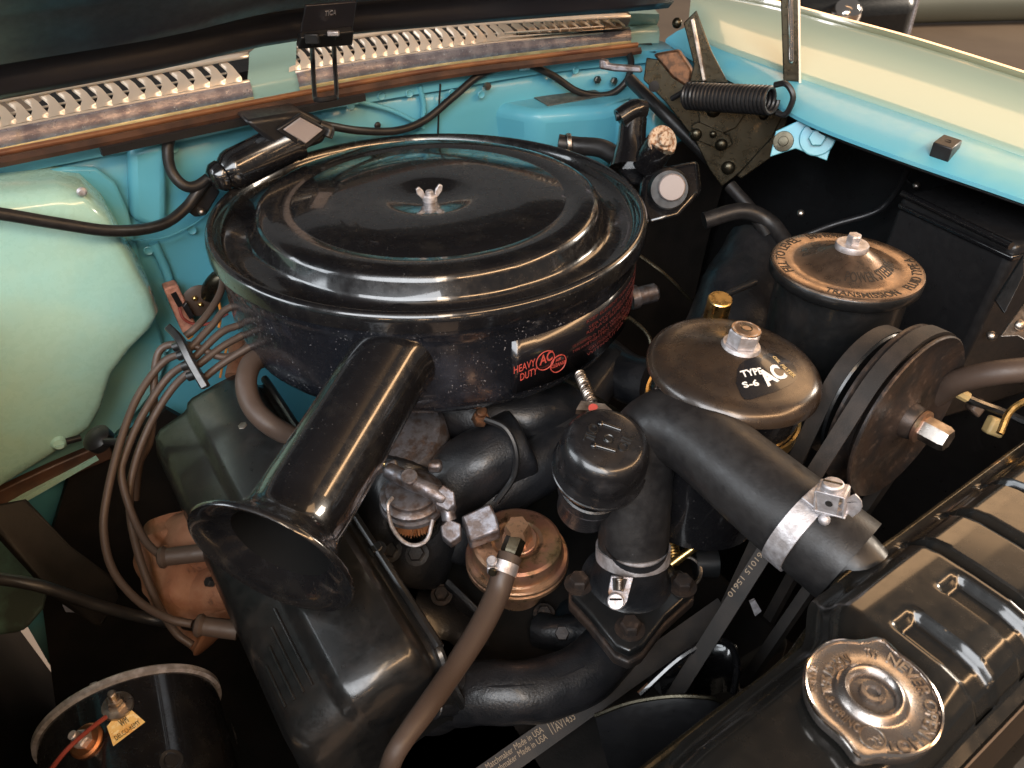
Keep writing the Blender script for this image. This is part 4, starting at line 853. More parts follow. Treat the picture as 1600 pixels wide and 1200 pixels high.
obj('elbow_nut', join(hexg(K(806, 842, 63.2), K(796, 868, 62.6) - K(806, 842, 63.2), .85, 1.4), cyl(K(798, 860, 62.8), K(790, 880, 62.5) - K(800, 856, 63), .62, 1.6)), 'hinge', fp, smooth=25)
fh = [K(797, 868, 62.5), K(788, 892, 62), K(776, 930, 61.5), K(748, 985, 59.5), K(706, 1050, 56.5), K(664, 1110, 53), K(636, 1148, 51.5), K(616, 1180, 51), K(604, 1215, 52)]
hose('fuel_hose', 'brown black fuel hose running from the gold fuel pump to the bottom edge', 'hose', fh, .93, 'wire', seg=18, rs=[(0, .98), (.35, .96), (.75, .72), (1, .68)])
fcl = thing('fuel_hose_clamp', 'small bright screw clamp at the top of the fuel hose', 'hose clamp', K(788, 885, 62))
cq = K(788, 887, 62.1); ca = (fh[2] - fh[0]).normalized()
obj('band', lathe([(.98, -.45), (1.1, -.45), (1.1, .45), (.98, .45)], cq, ca, 32), 'zinc', fcl)
obj('screw_block', box(K(771, 886, 61.6), 1.0, .9, .7), 'zinc', fcl, bevel=.12)
obj('screw', cyl(K(769, 877, 61.2), V(-.2, -.4, 1), .42, .3), 'zinc', fcl)
obj('screw', cyl(K(770, 893, 60.9), V(-.1, -.9, .3), .34, .25), 'hinge', fcl)

# ================================================================== glass bowl fuel filter
ff = thing('fuel_filter', 'weathered aluminium fuel filter with a glass bowl and wire bail', 'fuel filter', K(645, 790, 67))
fc0 = K(643, 768, 67); fax = V(.02, -.12, 1)
obj('cap', lathe([(0, .35), (1.9, .32), (2.2, .2), (2.25, -.1), (2.6, -.2), (2.75, -.35), (2.75, -.7), (2.5, -.85), (2.5, -1.05), (2.8, -1.15), (2.85, -1.5), (2.4, -1.7)], fc0, fax, 44), 'alu', ff, smooth=30)
obj('cross_ridge', lump(tube([K(604, 733, 66.6), K(640, 752, 65.4), K(668, 764, 65), K(698, 782, 65)], .72, 16, 6), .04, 1.5), 'alu', ff, sub=1)
obj('plug', cyl(K(640, 748, 65), V(0, -.4, 1), .7, .6), 'alu', ff)
obj('lug', prism([K(600, 722, 67), K(618, 716, 67), K(622, 735, 66.6), K(604, 745, 66.6)], V(0, .8, -1)), 'alu', ff, bevel=.2)
obj('lug', box(K(680, 728, 67.5), 1.2, 1, 1), 'alu', ff, bevel=.3)
obj('bowl', lathe([(2.35, -2.0), (2.4, -2.2), (2.4, -4.2), (2.1, -4.8), (1.2, -5.1), (0, -5.2)], fc0, fax, 40), 'glass', ff, smooth=50, solid=.12)
n = 44; pp = []
for h in (-2.1, -4.3): pp.append([])
x_, y_, a_ = frame(fax)
for i in range(n * 2 + 1):
    r_ = 1.9 if i % 2 else 1.6; t = math.pi * i / n
    for k_, h in enumerate((-2.1, -4.0)): pp[k_].append(fc0 + a_ * h + (x_ * math.cos(t) + y_ * math.sin(t)) * r_)
obj('pleats', loft(pp), 'paper', ff, smooth=10)
obj('bail', tube([K(613, 778, 65), K(606, 790, 64.4), K(612, 822, 64.8), K(630, 846, 65.3), K(650, 852, 65.3), K(668, 842, 65.6), K(676, 812, 66)], .17, 8, 3), 'zinc', ff)
obj('elbow', join(prism([K(678, 770, 64.5), K(692, 756, 64.4), K(710, 768, 64.2), K(712, 788, 64.2), K(700, 800, 64.3), K(680, 790, 64.5)], V(0, .6, -1.4)), ), 'alu', ff, bevel=.15)
obj('outlet_pipe', tube([K(699, 795, 65), K(702, 812, 65)], .6, 14), 'alu', ff)
obj('outlet_block', prism([K(688, 822, 64.8), K(700, 810, 64.6), K(720, 818, 64.4), K(720, 838, 64.3), K(704, 850, 64.3), K(690, 838, 64.6)], V(0, .6, -1.2)), 'alu', ff, bevel=.12)

# ================================================================== oil filter canister
sax_ = V(.09, -.02, 1).normalized(); sc0 = K(1147, 574, 58.6)
of = thing('oil_filter', 'black domed filter canister lettered TYPE S-6 AC with a large hex bolt', 'oil filter', sc0 - sax_ * 12)
sp_ = [(0, 2.0), (1.2, 1.95), (1.9, 1.6), (3.4, 1.05), (5.0, .75), (5.5, .72), (6.0, .55), (6.35, .2), (6.5, -.2), (6.5, -.5), (6.35, -.6)]
lido = obj('lid', lathe(sp_, sc0, sax_, 96), 'lidblk', of, smooth=55)
obj('can', lathe([(6.0, -.5), (6.0, -1.0), (5.7, -1.2), (5.6, -14), (0, -14.2)], sc0, sax_, 64), 'gloss', of, smooth=50)
obj('band', lathe([(5.75, -3.4), (5.95, -3.4), (5.95, -4.5), (5.75, -4.5)], sc0, sax_, 64), 'brass', of)
obj('washer', lathe([(0, 2.2), (1.35, 2.15), (1.45, 1.9), (1.3, 1.7)], sc0, sax_, 28), 'zinc', of)
hb_ = obj('hex_bolt', hexg(sc0 + sax_ * 2.2, sax_, 1.18, 1.25, V(.5, .9, 0)), 'zinc', of, smooth=20)
obj('bolt_top', lathe([(0, .06), (.62, .05), (.72, 0), (1.05, -.02), (1.08, -.1)], sc0 + sax_ * 3.46, sax_, 28), 'bronze', of)
obj('bolt_mark', arc_text('8', sc0 + sax_ * 3.64, sax_, V(1, 0, 0), .01, 0, .5, ext=.02) if False else lathe([(.35, 0), (.37, .06), (.43, .06), (.45, 0)], sc0 + sax_ * 3.5, sax_, 20), 'hinge', of)
def lidmap(c, ax, prof, lift):
    x, y, a = frame(ax)
    def f_(p):
        q = p - c; h = q.dot(a); u = q.dot(x); v = q.dot(y); r = math.hypot(u, v)
        return c + x * u + y * v + a * (lev(prof, r) + lift + (h - f_.h0))
    f_.h0 = 0; return f_
lm = lidmap(sc0, sax_, sp_, .02)
def LT(s, a, b, upx, h, m, bold=0.0, par=None):
    A_, B_, C_ = (onp(*q, sc0, sax_, 1.0) for q in (a, b, upx)); lm.h0 = .97
    return obj('lettering', quad_text(s, A_, B_, C_ - A_, sax_, h, .012, bold, lm), m, par or of, smooth=20)
# decal patch on the lid
x_, y_, a_ = frame(sax_)
pat = []
pq = [onp(x, y, sc0, sax_, 1.0) - sc0 for x, y in ((1150, 600), (1152, 580), (1180, 572), (1210, 556), (1240, 568), (1246, 590), (1222, 606), (1195, 615), (1165, 620))]
pc_ = sum(pq, V(0, 0, 0)) / len(pq)
pq = crom(pq + [pq[0]], 3)[:-1]; n = len(pq); KK = [i / 8 for i in range(1, 9)]
vsd = [pc_] + [pc_ + (p - pc_) * k_ for k_ in KK for p in pq]
fsd = [(0, 1 + i, 1 + (i + 1) % n) for i in range(n)] + [(1 + j * n + i, 1 + (j + 1) * n + i, 1 + (j + 1) * n + (i + 1) % n, 1 + j * n + (i + 1) % n) for j in range(7) for i in range(n)]
lm.h0 = 1.0
obj('decal', ([lm(sc0 + p) for p in vsd], fsd), 'decal', of)
LT('TYPE', (1159, 594), (1191, 590), (1157, 584), .50, 'white', .02); LT('S-6', (1163, 606), (1187, 603), (1161, 596), .50, 'white', .02)
LT('AC', (1199, 604), (1231, 588), (1186, 586), 1.2, 'white', .04)
LT('OIL FILTER', (1203, 565), (1240, 589), (1209, 556), .42, 'yellowp', .01)
obj('brass_plug', join(cyl(K(1117, 500, 66), V(0, -.2, 1), 1.0, 2.4), ), 'brass', of)

# ================================================================== power steering reservoir
pcn = P(1323, 413, 100.6)
ps = thing('steering_reservoir', 'black power steering reservoir can with a stamped lid tinted bronze for its warm sheen', 'fluid reservoir', pcn - Z * 14)
pp_ = [(0, 1.75), (.9, 1.7), (1.4, 1.35), (2.4, .75), (3.4, .35), (4.2, .05), (4.6, .0), (4.9, .08), (5.85, .1), (6.05, .02), (6.1, -.15)]
obj('lid', lathe(pp_, pcn, Z, 96), 'bronze', ps, smooth=50)
obj('skirt', lathe([(6.08, -.1), (6.15, -.2), (6.1, -1.0), (5.7, -1.3), (5.4, -1.5), (5.35, -2.2), (5.3, -8), (5.1, -13), (0, -13.5)], pcn, Z, 80), 'satin2', ps, smooth=50)
obj('washer', lathe([(0, 1.95), (1.25, 1.95), (1.32, 1.85), (1.32, 1.45), (.9, 1.3)], pcn, Z, 36), 'zinc', ps)
obj('bolt', hexg(pcn + Z * 1.95, Z, .58, .75), 'zinc', ps, smooth=20)
XD = V(1, 0, 0)
def ringt(s, R, mid, h, par, m='lidprint', inward=True, c=pcn, arc=None, prof=pp_, e=.02, l=.01, xd=XD, wide=1.0, ax=Z, bold=.0):
    return obj('lettering', arc_text(s, c, ax, xd, R, math.radians(mid), h, inward, prof, e, l, wide, bold, arc and math.radians(arc)), m, par, smooth=20)
ringt('TRANSMISSION', 5.35, 265, .78, ps, arc=62, bold=.01)
ringt('FLUID TYPE A', 5.35, 338, .78, ps, arc=62, bold=.01)
ringt('ENG RUNNING', 5.35, 85, .78, ps, inward=False, arc=48, bold=.01)
ringt('FILL TO LEVEL', 5.35, 158, .78, ps, inward=False, arc=75, bold=.01)
ringt('POWER STEERING', 3.1, 300, .95, ps, arc=105, bold=.01)
ringt('Buick', 3.1, 140, 1.0, ps, inward=False, arc=50, bold=.01)

# pulley
pu = thing('pump_pulley', 'rusty dark power steering pulley with a protruding hex bolt', 'pulley', K(1430, 650, 58))
pF = V(math.cos(math.radians(-54)), math.sin(math.radians(-54)), .02).normalized()
pcc = K(1418, 655, 59.5); PR = 6.9
obj('disc', lathe([(0, .1), (1.5, .1), (2.1, -.35), (5.2, -.55), (6.2, -.3), (PR - .1, .1), (PR, 0), (PR, -.15), (PR - 1.2, -.9), (PR - 1.2, -1.2), (PR, -2.0), (PR, -2.2), (0, -2.4)], pcc, pF, 80), 'wearpulley' if 'wearpulley' in M else 'satin2', pu, smooth=35)
obj('hub', lathe([(1.45, 0), (1.35, .7), (1.2, .9), (0, .9)], pcc, pF, 32), 'wearpulley', pu)
obj('lock_washer', lathe([(1.15, .9), (1.3, 1.0), (1.3, 1.25), (1.1, 1.35), (0, 1.35)], pcc, pF, 28), 'gold', pu)
obj('bolt', hexg(pcc + pF * 1.35, pF, .98, 1.9), 'steel', pu, smooth=20)
obj('rear_disc', lathe([(0, -3.2), (PR - 1.4, -3.2), (PR - 1.3, -3.4), (PR - 2.2, -4.0), (PR - 1.3, -4.6), (0, -4.8)], pcc, pF, 64), 'satin2', pu, smooth=35)
bsec = [(-.62, .36), (.62, .36), (.42, -.36), (-.42, -.36)]
# belts (loops round the pulley and down to the crankshaft)
crk = PL(1078, 1165, pcc, pF); crk2 = PL(1150, 1150, pcc, pF)
def belt_loop(c1, r1, c2, r2, off, n=26):
    x, y, a = frame(pF, Z); u = (c2 - c1); u = u - a * u.dot(a); L_ = u.length; u.normalize(); v = a.cross(u); pts = []
    th0 = math.acos((r1 - r2) / L_)
    for i in range(n + 1):
        t = th0 + (2 * math.pi - 2 * th0) * i / n; pts.append(c1 + (u * math.cos(t) + v * math.sin(t)) * r1 + a * off)
    for i in range(n + 1):
        t = -th0 + 2 * th0 * i / n; pts.append(c2 + (u * math.cos(t) + v * math.sin(t)) * r2 + a * off)
    pts.append(pts[0]); return pts
def belt_geo(pts, w_=.62, h_=.3):
    n = len(pts) - 1; vs, fs = [], []; cen_ = sum(pts[:-1], V(0, 0, 0)) / n
    for i in range(n):
        t = (pts[(i + 1) % n] - pts[i - 1]).normalized(); o_ = t.cross(pF).normalized()
        if o_.dot(pts[i] - cen_) < 0: o_ = -o_
        for (a_, b_) in ((-w_, h_), (w_, h_), (w_ * .7, -h_), (-w_ * .7, -h_)): vs.append(pts[i] + pF * a_ + o_ * b_)
    for i in range(n):
        for j in range(4): fs.append((i * 4 + j, i * 4 + (j + 1) % 4, ((i + 1) % n) * 4 + (j + 1) % 4, ((i + 1) % n) * 4 + j))
    return vs, fs
bp1 = belt_loop(pcc, PR - .15, crk, 5.5, -1.05)
pbelt = obj('pump_belt', belt_geo(bp1), 'belt', smooth=30, label='drive belt wrapped over the front groove of the pump pulley', cat='drive belt', group='drive belts')
bp2 = belt_loop(pcc, PR - 1.45, crk2, 4.0, -3.95)
obj('pump_belt', belt_geo(bp2), 'belt', smooth=30, label='second drive belt in the rear groove behind the pump pulley', cat='drive belt', group='drive belts')
# visible long belts at the bottom
def strip_belt(name, label, pts, wid, nrm):
    return obj(name, tube(pts, 1, sect=[(-wid, .3), (wid, .3), (wid * .75, -.4), (-wid * .75, -.4)], upv=nrm, res=6), 'belt', label=label, cat='drive belt', group='drive belts', smooth=30)
b2_ = [K(690, 1262, 60), K(1130, 950, 66.5)]
b2 = [b2_[0].lerp(b2_[1], t) for t in (0, .36, .7, 1)]
vb = V(0, -.62, .78)
gb = strip_belt('generator_belt', 'drive belt lettered Made in USA 11AV1435 slanting along the bottom', b2, .95, vb)
def belt_text(par, s, a, b, pl_c, nrm, h, upx, lift=.33):
    n = nrm.normalized(); c0 = pl_c + n * lift
    A_, B_ = PL(*a, c0, n), PL(*b, c0, n); C_ = PL(*upx, c0, n)
    obj('lettering', quad_text(s, A_, B_, C_ - A_, n, h, .01), 'beltprint', par, smooth=20)
nb1 = (b2[2] - b2[1]).cross(V(1, 0, 0) * 1).normalized()
d1 = (b2[2] - b2[1]).normalized(); nb1 = (vb - d1 * vb.dot(d1)).normalized()
for o_ in ((0, 0, .62), (6, 11, .62)):
    dx, dy, h = o_
    belt_text(gb, '11AV1435', (858 + dx, 1137 + dy), (894 + dx, 1112 + dy), b2[1], nb1, h, (850, 1125))
    belt_text(gb, 'Made in USA', (806 + dx, 1172 + dy), (850 + dx, 1143 + dy), b2[1], nb1, h * .75, (798, 1160))
    belt_text(gb, 'Matchmaker', (762 + dx, 1203 + dy), (803 + dx, 1175 + dy), b2[1], nb1, h * .75, (754, 1190))
for i in range(3):
    belt_text(gb, '11AV', (956 + i * 4, 1062 + i * 5), (966 + i * 4, 1055 + i * 5), b2[2], nb1, .22, (950, 1052))
cands = [(bp1[26], bp1[27]), (bp1[-2], bp1[-1])]
ca_, cb_ = min(cands, key=lambda q: (q[0] + q[1]).x)
t_ = (cb_ - ca_).normalized(); nB = t_.cross(pF).normalized(); nB = nB if nB.dot(ca_ - (pcc + crk) / 2) > 0 else -nB
belt_text(pbelt, '61015 15610', (1186, 862), (1136, 928), ca_, nB, .42, (1200, 875), .31)

# ================================================================== fan, shroud
fn = thing('cooling_fan', 'black cooling fan blades between the belts and the radiator', 'fan', K(1050, 1120, 56))
obj('blade', loft([[K(930, 1118, 56), K(985, 1098, 55), K(1050, 1088, 54), K(1105, 1090, 53.5), K(1128, 1096, 53.5)], [K(940, 1160, 60), K(1000, 1150, 59), K(1060, 1150, 58), K(1110, 1150, 57), K(1135, 1140, 57)], [K(960, 1230, 63), K(1010, 1220, 62), K(1070, 1220, 61), K(1120, 1220, 60), K(1150, 1200, 60)]]), 'satin', fn, solid=.25)
obj('blade', loft([[K(1030, 1060, 64), K(1090, 1010, 63), K(1130, 998, 62), K(1150, 1010, 61)], [K(1040, 1120, 66), K(1090, 1090, 65), K(1130, 1080, 64), K(1155, 1080, 63)]]), 'gloss', fn, solid=.25)
obj('edge_glint', tube([K(930, 1118, 55.8), K(985, 1098, 54.8), K(1050, 1088, 53.8), K(1105, 1090, 53.3), K(1128, 1096, 53.3)], .16, 6, 6), 'hinge', fn)  # metal strip in place of the highlight on the blade edge
obj('rim', tube([K(1000, 1085, 60), K(1060, 1030, 60), K(1110, 1003, 60), K(1140, 1008, 60), K(1152, 1040, 60), K(1146, 1085, 60)], .28, 8, 8), 'gloss', fn)
obj('hub', cyl(K(1080, 1180, 66), pF, 4, 5), 'satin', fn)
obj('drop', prism([K(1172, 942, 60), K(1180, 938, 60), K(1190, 955, 60), K(1180, 963, 60)], V(0, .3, -.1)), 'zinc', fn)

# ================================================================== radiator
RD = (P(1600, 705, 96) - P(1300, 930, 96)).normalized(); RN = Z.cross(RD).normalized(); RN = RN if RN.y < 0 else -RN    # RN points to the front
R0 = P(1300, 930, 95.6)
ra = thing('radiator', 'gloss black radiator top tank with pressed ribs in the lower right corner', 'radiator', R0 - Z * 30)
def RP(s, d, h): return R0 + RD * s + RN * d + Z * h
TW = 9.2
prof = [(-.3, -6), (-.25, -1.6), (-.6, -1.2), (-.7, -.8), (-.2, -.6), (.15, -.3), (.6, .45), (1.2, .9), (2.1, 1.1), (4, 1.15), (6.2, 1.1), (7.3, .85), (8.1, .3), (8.6, -.6), (8.8, -1.6), (9.3, -1.9), (9.4, -2.4), (9.0, -2.5), (9.0, -8)]
def sof(x, y): return (P(x, y, 96.6) - R0).dot(RD), (P(x, y, 96.6) - R0).dot(RN)
SG = [sof(1440, 838)[0], sof(1500, 790)[0], sof(1565, 745)[0]]; SH = [sof(1478, 1015)[0], sof(1535, 945)[0]]
print('RAD', SG, SH, sof(1530, 920), sof(1475, 990), sof(1450, 1180))
ns = 420; s0_, s1_ = -16.0, 46.0
ribs = [(6.2, 4), (13.2, 3.6), (17.6, 3.2), (25, 3.6), (30, 3.6), (36, 3.6)]
def gr(s, d):
    h = 0
    def st(x, a, b): x = max(0, min(1, (x - a) / (b - a))); return x * x * (3 - 2 * x)
    # wide recessed bands along the rear edge
    for a, b in ((SG[0] - .5, SG[0] + .5), (SG[1] - .5, SG[1] + .5), (SG[2] - .5, SG[2] + .5)):
        h -= .9 * st(s, a, a + .35) * (1 - st(s, b - .35, b))
    # short pressed grooves reaching the front edge
    for a, b in ((SH[0] - 1.1, SH[0] + 1.1), (SH[1] - 1.1, SH[1] + 1.1)):
        h -= .6 * st(s, a, a + .55) * (1 - st(s, b - .55, b)) * st(d, 3.2, 4.0)
    return h * (1 - 1 * st(-d, -.6, .3)) if d < .6 else h
rows = []
for i in range(ns + 1):
    s = s0_ + (s1_ - s0_) * i / ns; e = 1 - max(0, (-12.5 - s) / 3.5) ** 2
    rows.append([RP(s, d if d > 0 else d, h * (e if h > 0 else 1) - (1 - e) * 1.5 + (gr(s, d) if -.1 < d < 8.9 and h > -2 else 0)) for d, h in prof2] if False else [])
prof2 = []
for (a, b) in zip(prof, prof[1:]):
    k_ = max(1, int((Vector((a[0], a[1])) - Vector((b[0], b[1]))).length / .2))
    for j in range(k_): prof2.append((a[0] + (b[0] - a[0]) * j / k_, a[1] + (b[1] - a[1]) * j / k_))
prof2.append(prof[-1])
rows = []
for i in range(ns + 1):
    s = s0_ + (s1_ - s0_) * i / ns; e = max(0, (-12.0 - s) / 4.0) ** 2
    wl_ = max(0, min(1, (-s - 0.5) / 3.0)); wl_ = wl_ * wl_ * (3 - 2 * wl_)
    rows.append([RP(s, d + 1.5 * wl_ * max(0, 1 - max(d, 0) / 9), h - .35 * wl_ - e * 2.0 + (gr(s, d) if -.1 < d < 8.7 and h > -1.7 else 0)) for d, h in prof2])
obj('top_tank', loft(rows), 'tank', ra, smooth=35)
obj('core', box(RP(15, 4.4, -25), 62, 7, 40, RD, RN), 'deep', ra)
obj('neck_tube', tube([hose_pts[-2], hose_pts[-1], hose_pts[-1] + (hose_pts[-1] - hose_pts[-2]).normalized() * 3.4 - Z * 1.1], 2.2, 32, 3), 'satin', ra, smooth=50)
obj('seam', tube([RP(s, -.75 + (1.5 if s < -2 else 0), -1.0 - (.35 if s < -2 else 0)) for s in range(-16, 46, 6)], .22, 8, 3), 'hinge', ra)
for s, d in (): obj('spot_weld', lathe([(0, -.02), (.8, 0), (.95, .05), (1.1, 0)], RP(s - 4.2, d - 3, 1.13), Z, 24), 'tank', ra)
obj('bracket', tube([RP(26, -2, 1.5), RP(24, -2.6, .6), RP(22.5, -2.2, -.6)], .25, 8), 'brass', ra)
# front support panel
spn = thing('radiator_support', 'black radiator support rail along the front of the tank', 'support panel', RP(10, 12, -3))
obj('rail', loft([[RP(s, d, h) for s in (-30, 0, 20, 50)] for d, h in ((10.2, -8), (10.2, -2.6), (10.8, -2.2), (12.2, -2.4), (12.6, -3.2), (12.8, -6))]), 'satin2', spn, smooth=40)
obj('shelf', loft([[RP(s, d, h) for s in (-30, 0, 20, 50)] for d, h in ((13.1, -6.2), (13.2, -3.0), (22, -3.2), (60, -8))]), 'satin2', spn, smooth=40)
# radiator cap
kc = K(1362, 1086, 37.2)
nk = thing('filler_neck', 'black filler neck under the radiator cap with an overflow tube', 'filler neck', kc - Z * 3)
obj('neck', lathe([(2.7, -.5), (2.75, -1.2), (2.3, -1.6), (2.2, -3.2)], kc, Z, 40), 'gloss', nk)
obj('overflow_tube', tube([kc - Z * 1.9 + V(-1.8, -1, 0), kc + V(-4.2, -2.6, -2.2), kc + V(-7, -4.2, -3)], .5, 14), 'gloss', nk)
rc = thing('radiator_cap', 'eared steel radiator cap stamped NEVER OPEN HOT', 'radiator cap', kc - Z)
def capr(t, sc_=1.0):       # round with two ears
    r = 3.05 + .42 * math.exp(-((math.remainder(t - math.radians(62), 2 * math.pi)) / .17) ** 2) + .42 * math.exp(-((math.remainder(t - math.radians(242), 2 * math.pi)) / .17) ** 2)
    r -= .10 * math.exp(-((math.remainder(t - math.radians(62 + 24), 2 * math.pi)) / .2) ** 2) + .10 * math.exp(-((math.remainder(t - math.radians(242 - 24), 2 * math.pi)) / .2) ** 2)
    return r
cprof = [(0, .12, 0), (.28, .14, 0), (.34, .34, 0), (.55, .36, 0), (.62, .1, 0), (1.0, .06, 0), (1.12, .32, 0), (1.28, .42, 0), (1.45, .36, 0), (1.6, .10, 0), (1.75, .0, 0), (2.5, .0, .35), (-.12, .02, 1), (-.05, .08, 1), (0, .0, 1), (.02, -.25, 1), (-.02, -.6, 1), (-.25, -.65, 1)]
n = 120; vs, fs = [], []
for (r, h, full) in cprof:
    for i in range(n):
        t = 2 * math.pi * i / n; R_ = capr(t)
        rr_ = r if full == 0 else (R_ + r if full == 1 else r + (R_ - 3.05) * full)
        vs.append(kc + V(math.cos(t) * rr_, math.sin(t) * rr_, h))
for j in range(len(cprof) - 1):
    for i in range(n): fs.append((j * n + i, j * n + (i + 1) % n, (j + 1) * n + (i + 1) % n, (j + 1) * n + i))
obj('cap', (vs, fs), 'capmetal' if 'capmetal' in M else 'steel', rc, smooth=50)
rim_pts = [kc + V(math.cos(2 * math.pi * i / 90) * (capr(2 * math.pi * i / 90) - .03), math.sin(2 * math.pi * i / 90) * (capr(2 * math.pi * i / 90) - .03), .05) for i in range(91)]
obj('rim', tube(rim_pts, .11, 8, 1), 'chrome', rc)
kr = dict(c=kc, prof=None, e=.05, l=.02, m='steel')
ringt('NEVER OPEN HOT', 2.6, -22, .55, rc, inward=False, arc=150, bold=.01, **kr)
ringt('INSPECT SEAL & SPRING', 2.05, 168, .45, rc, inward=True, arc=135, bold=.01, **kr)
ringt('STAINLESS', 2.68, 160, .34, rc, inward=True, arc=32, **kr)
ringt('TVS', 2.45, 70, .42, rc, inward=False, arc=14, **kr)
em_c = kc + V(-.75, -2.1, .0) 
obj('stamp_ring', lathe([(.5, 0), (.52, .04), (.58, .04), (.6, 0)], em_c, Z, 28), 'steel', rc)
obj('lettering', quad_text('RC', em_c + V(.32, .12, 0), em_c + V(-.3, -.1, 0), V(0, -1, 0), Z, .38, .03), 'steel', rc)

# ================================================================== battery box
bx = thing('battery_box', 'gloss black box with a highlighted top edge under the right fender', 'battery box', P(1490, 420, 85))
tpz = 101.0
bt = [P(1408, 302, tpz), P(1590, 384, tpz), P(1760, 345, tpz), P(1560, 262, tpz)]
obj('case', prism(bt, V(-1, .5, -20)), 'satin', bx, bevel=.7, segs=4)
obj('edge_glint', tube([bt[0] + V(.1, -.1, .02), bt[1] + V(-.6, -.1, .02)], .35, 12, 1), 'gloss', bx)  # gloss strip added to draw the highlight on the top edge
obj('lid_rim', prism([p + V(-.15, -.2, -.9) for p in bt[:2]] + [bt[2] + V(.1, 0, -.9), bt[3] + V(0, .1, -.9)], -Z * .6), 'gloss', bx, bevel=.2)
obj('side_strap', prism([K(1556, 470, 66), K(1600, 400, 66), K(1600, 430, 65.4), K(1570, 490, 65.4)], V(0, .3, -.1)), 'satin2', bx, bevel=.05)
bk_ = thing('mounting_bracket', 'bare steel bracket with a screw at the right edge above the pulley', 'bracket', K(1590, 515, 62))
obj('plate', prism([K(1563, 526, 62), K(1610, 462, 63), K(1640, 500, 62), K(1620, 540, 61), K(1590, 525, 61.6)], V(0, .2, -.1)), 'steel', bk_, bevel=.05)
obj('screw', sphere(K(1594, 508, 61.8), .45, 14, V(0, -.8, .5), .6), 'steel', bk_)
obj('screw', sphere(K(1550, 525, 63), .42, 14, V(0, -.8, .5), .8), 'steel', bk_)
hose('pressure_hose', 'dark power steering hose leaving the right edge behind the pulley', 'hose', [K(1430, 640, 66), K(1470, 612, 63), K(1500, 595, 61), K(1560, 582, 59), K(1640, 575, 58)], .95, 'wire')
cn = thing('wiring_plug', 'cream plastic wiring plugs on a cable in the dark beside the pulley', 'wiring plug', K(1555, 640, 64))
obj('cable', tube([K(1494, 613, 64), K(1525, 628, 64), K(1570, 645, 64), K(1620, 668, 63)], .35, 8), 'satin2', cn)
obj('terminal', tube([K(1493, 611, 64), K(1512, 621, 64)], .45, 8), 'yellowp', cn)
obj('housing', prism([K(1516, 640, 64), K(1535, 622, 64), K(1548, 632, 64), K(1530, 655, 64)], V(0, 1, -.4)), 'wire', cn, bevel=.2)
obj('housing', prism([K(1542, 678, 63.6), K(1555, 652, 63.6), K(1578, 660, 63.6), K(1566, 687, 63.6)], V(0, 1, -.4)), 'yellowp', cn, bevel=.2)

# ================================================================== brake cylinder on the firewall
bc = thing('brake_cylinder', 'black brake master cylinder with a corroded round cap beside the hood hinge', 'brake cylinder', K(1040, 290, 84))
obj('body', prism([K(1002, 278, 84), K(1036, 262, 84), K(1092, 250, 84), K(1098, 300, 83), K(1062, 338, 82), K(1012, 352, 82), K(998, 320, 83)], V(.5, 5, -2)), 'gloss', bc, bevel=.6, segs=3)
obj('boot', lathe([(0, 0), (1.9, 0), (2.1, -.5), (2.2, -1.5)], K(1046, 296, 81.5), V(-.1, -.8, .3), 32), 'satin', bc)
obj('end_plate', lathe([(0, .15), (1.25, .12), (1.35, 0), (1.4, -.3)], K(1050, 293, 80.8), V(-.1, -.8, .3), 32), 'greyd', bc)
obj('tower', tube([K(985, 262, 88), K(987, 215, 88), K(990, 185, 88)], 1.5, 20, 4, rs=[(0, 2.4), (.4, 1.6), (1, 1.5)]), 'gloss', bc)
obj('tower_cap', tube([K(968, 186, 87), K(990, 172, 87), K(1004, 172, 87.5)], 1.15, 18, 4), 'gloss', bc)
obj('nipple', tube([K(962, 182, 87), K(975, 180, 87)], .5), 'satin', bc)
obj('filler', tube([K(1010, 258, 87), K(1022, 240, 85.5), K(1034, 224, 84.4)], 1.7, 24, 4), 'gloss', bc)
obj('filler_cap', lathe([(0, .25), (.9, .25), (1.0, .1), (1.6, .1), (1.7, 0), (1.7, -.3)], K(1036, 221, 84), V(.35, -.75, .45), 32), 'speck', bc)
obj('cap_boss', lump(cyl(K(1037, 218, 83.7), V(.35, -.75, .45), .8, .6), .06, 2), 'speck', bc)
obj('base', prism([K(960, 258, 89), K(1080, 262, 87), K(1075, 285, 87), K(985, 290, 88)], V(0, 3, -1)), 'gloss', bc, bevel=.4)
for pk, r, lab in (([(1100, 345, 84), (1160, 330, 84), (1205, 350, 84), (1240, 400, 82)], .9, 'dim black hose curving behind the steering reservoir'), ([(1140, 290, 86), (1175, 330, 85), (1200, 370, 84)], .7, 'dim black cable dropping from the hood hinge into the dark'), ([(1085, 520, 72), (1120, 470, 74), (1180, 440, 76)], .35, 'thin brown line arching left of the steering reservoir')):
    hose('dark_hose', lab, 'hose', [K(*q) for q in pk], r, 'rubber')
obj('steering_gear', lump(tube([K(1120, 560, 80), K(1150, 480, 84), K(1190, 400, 88)], 4.5, 20), .6, .3), 'cast', label='dim black steering gear column deep between the filter and the brake cylinder', cat='steering gear')

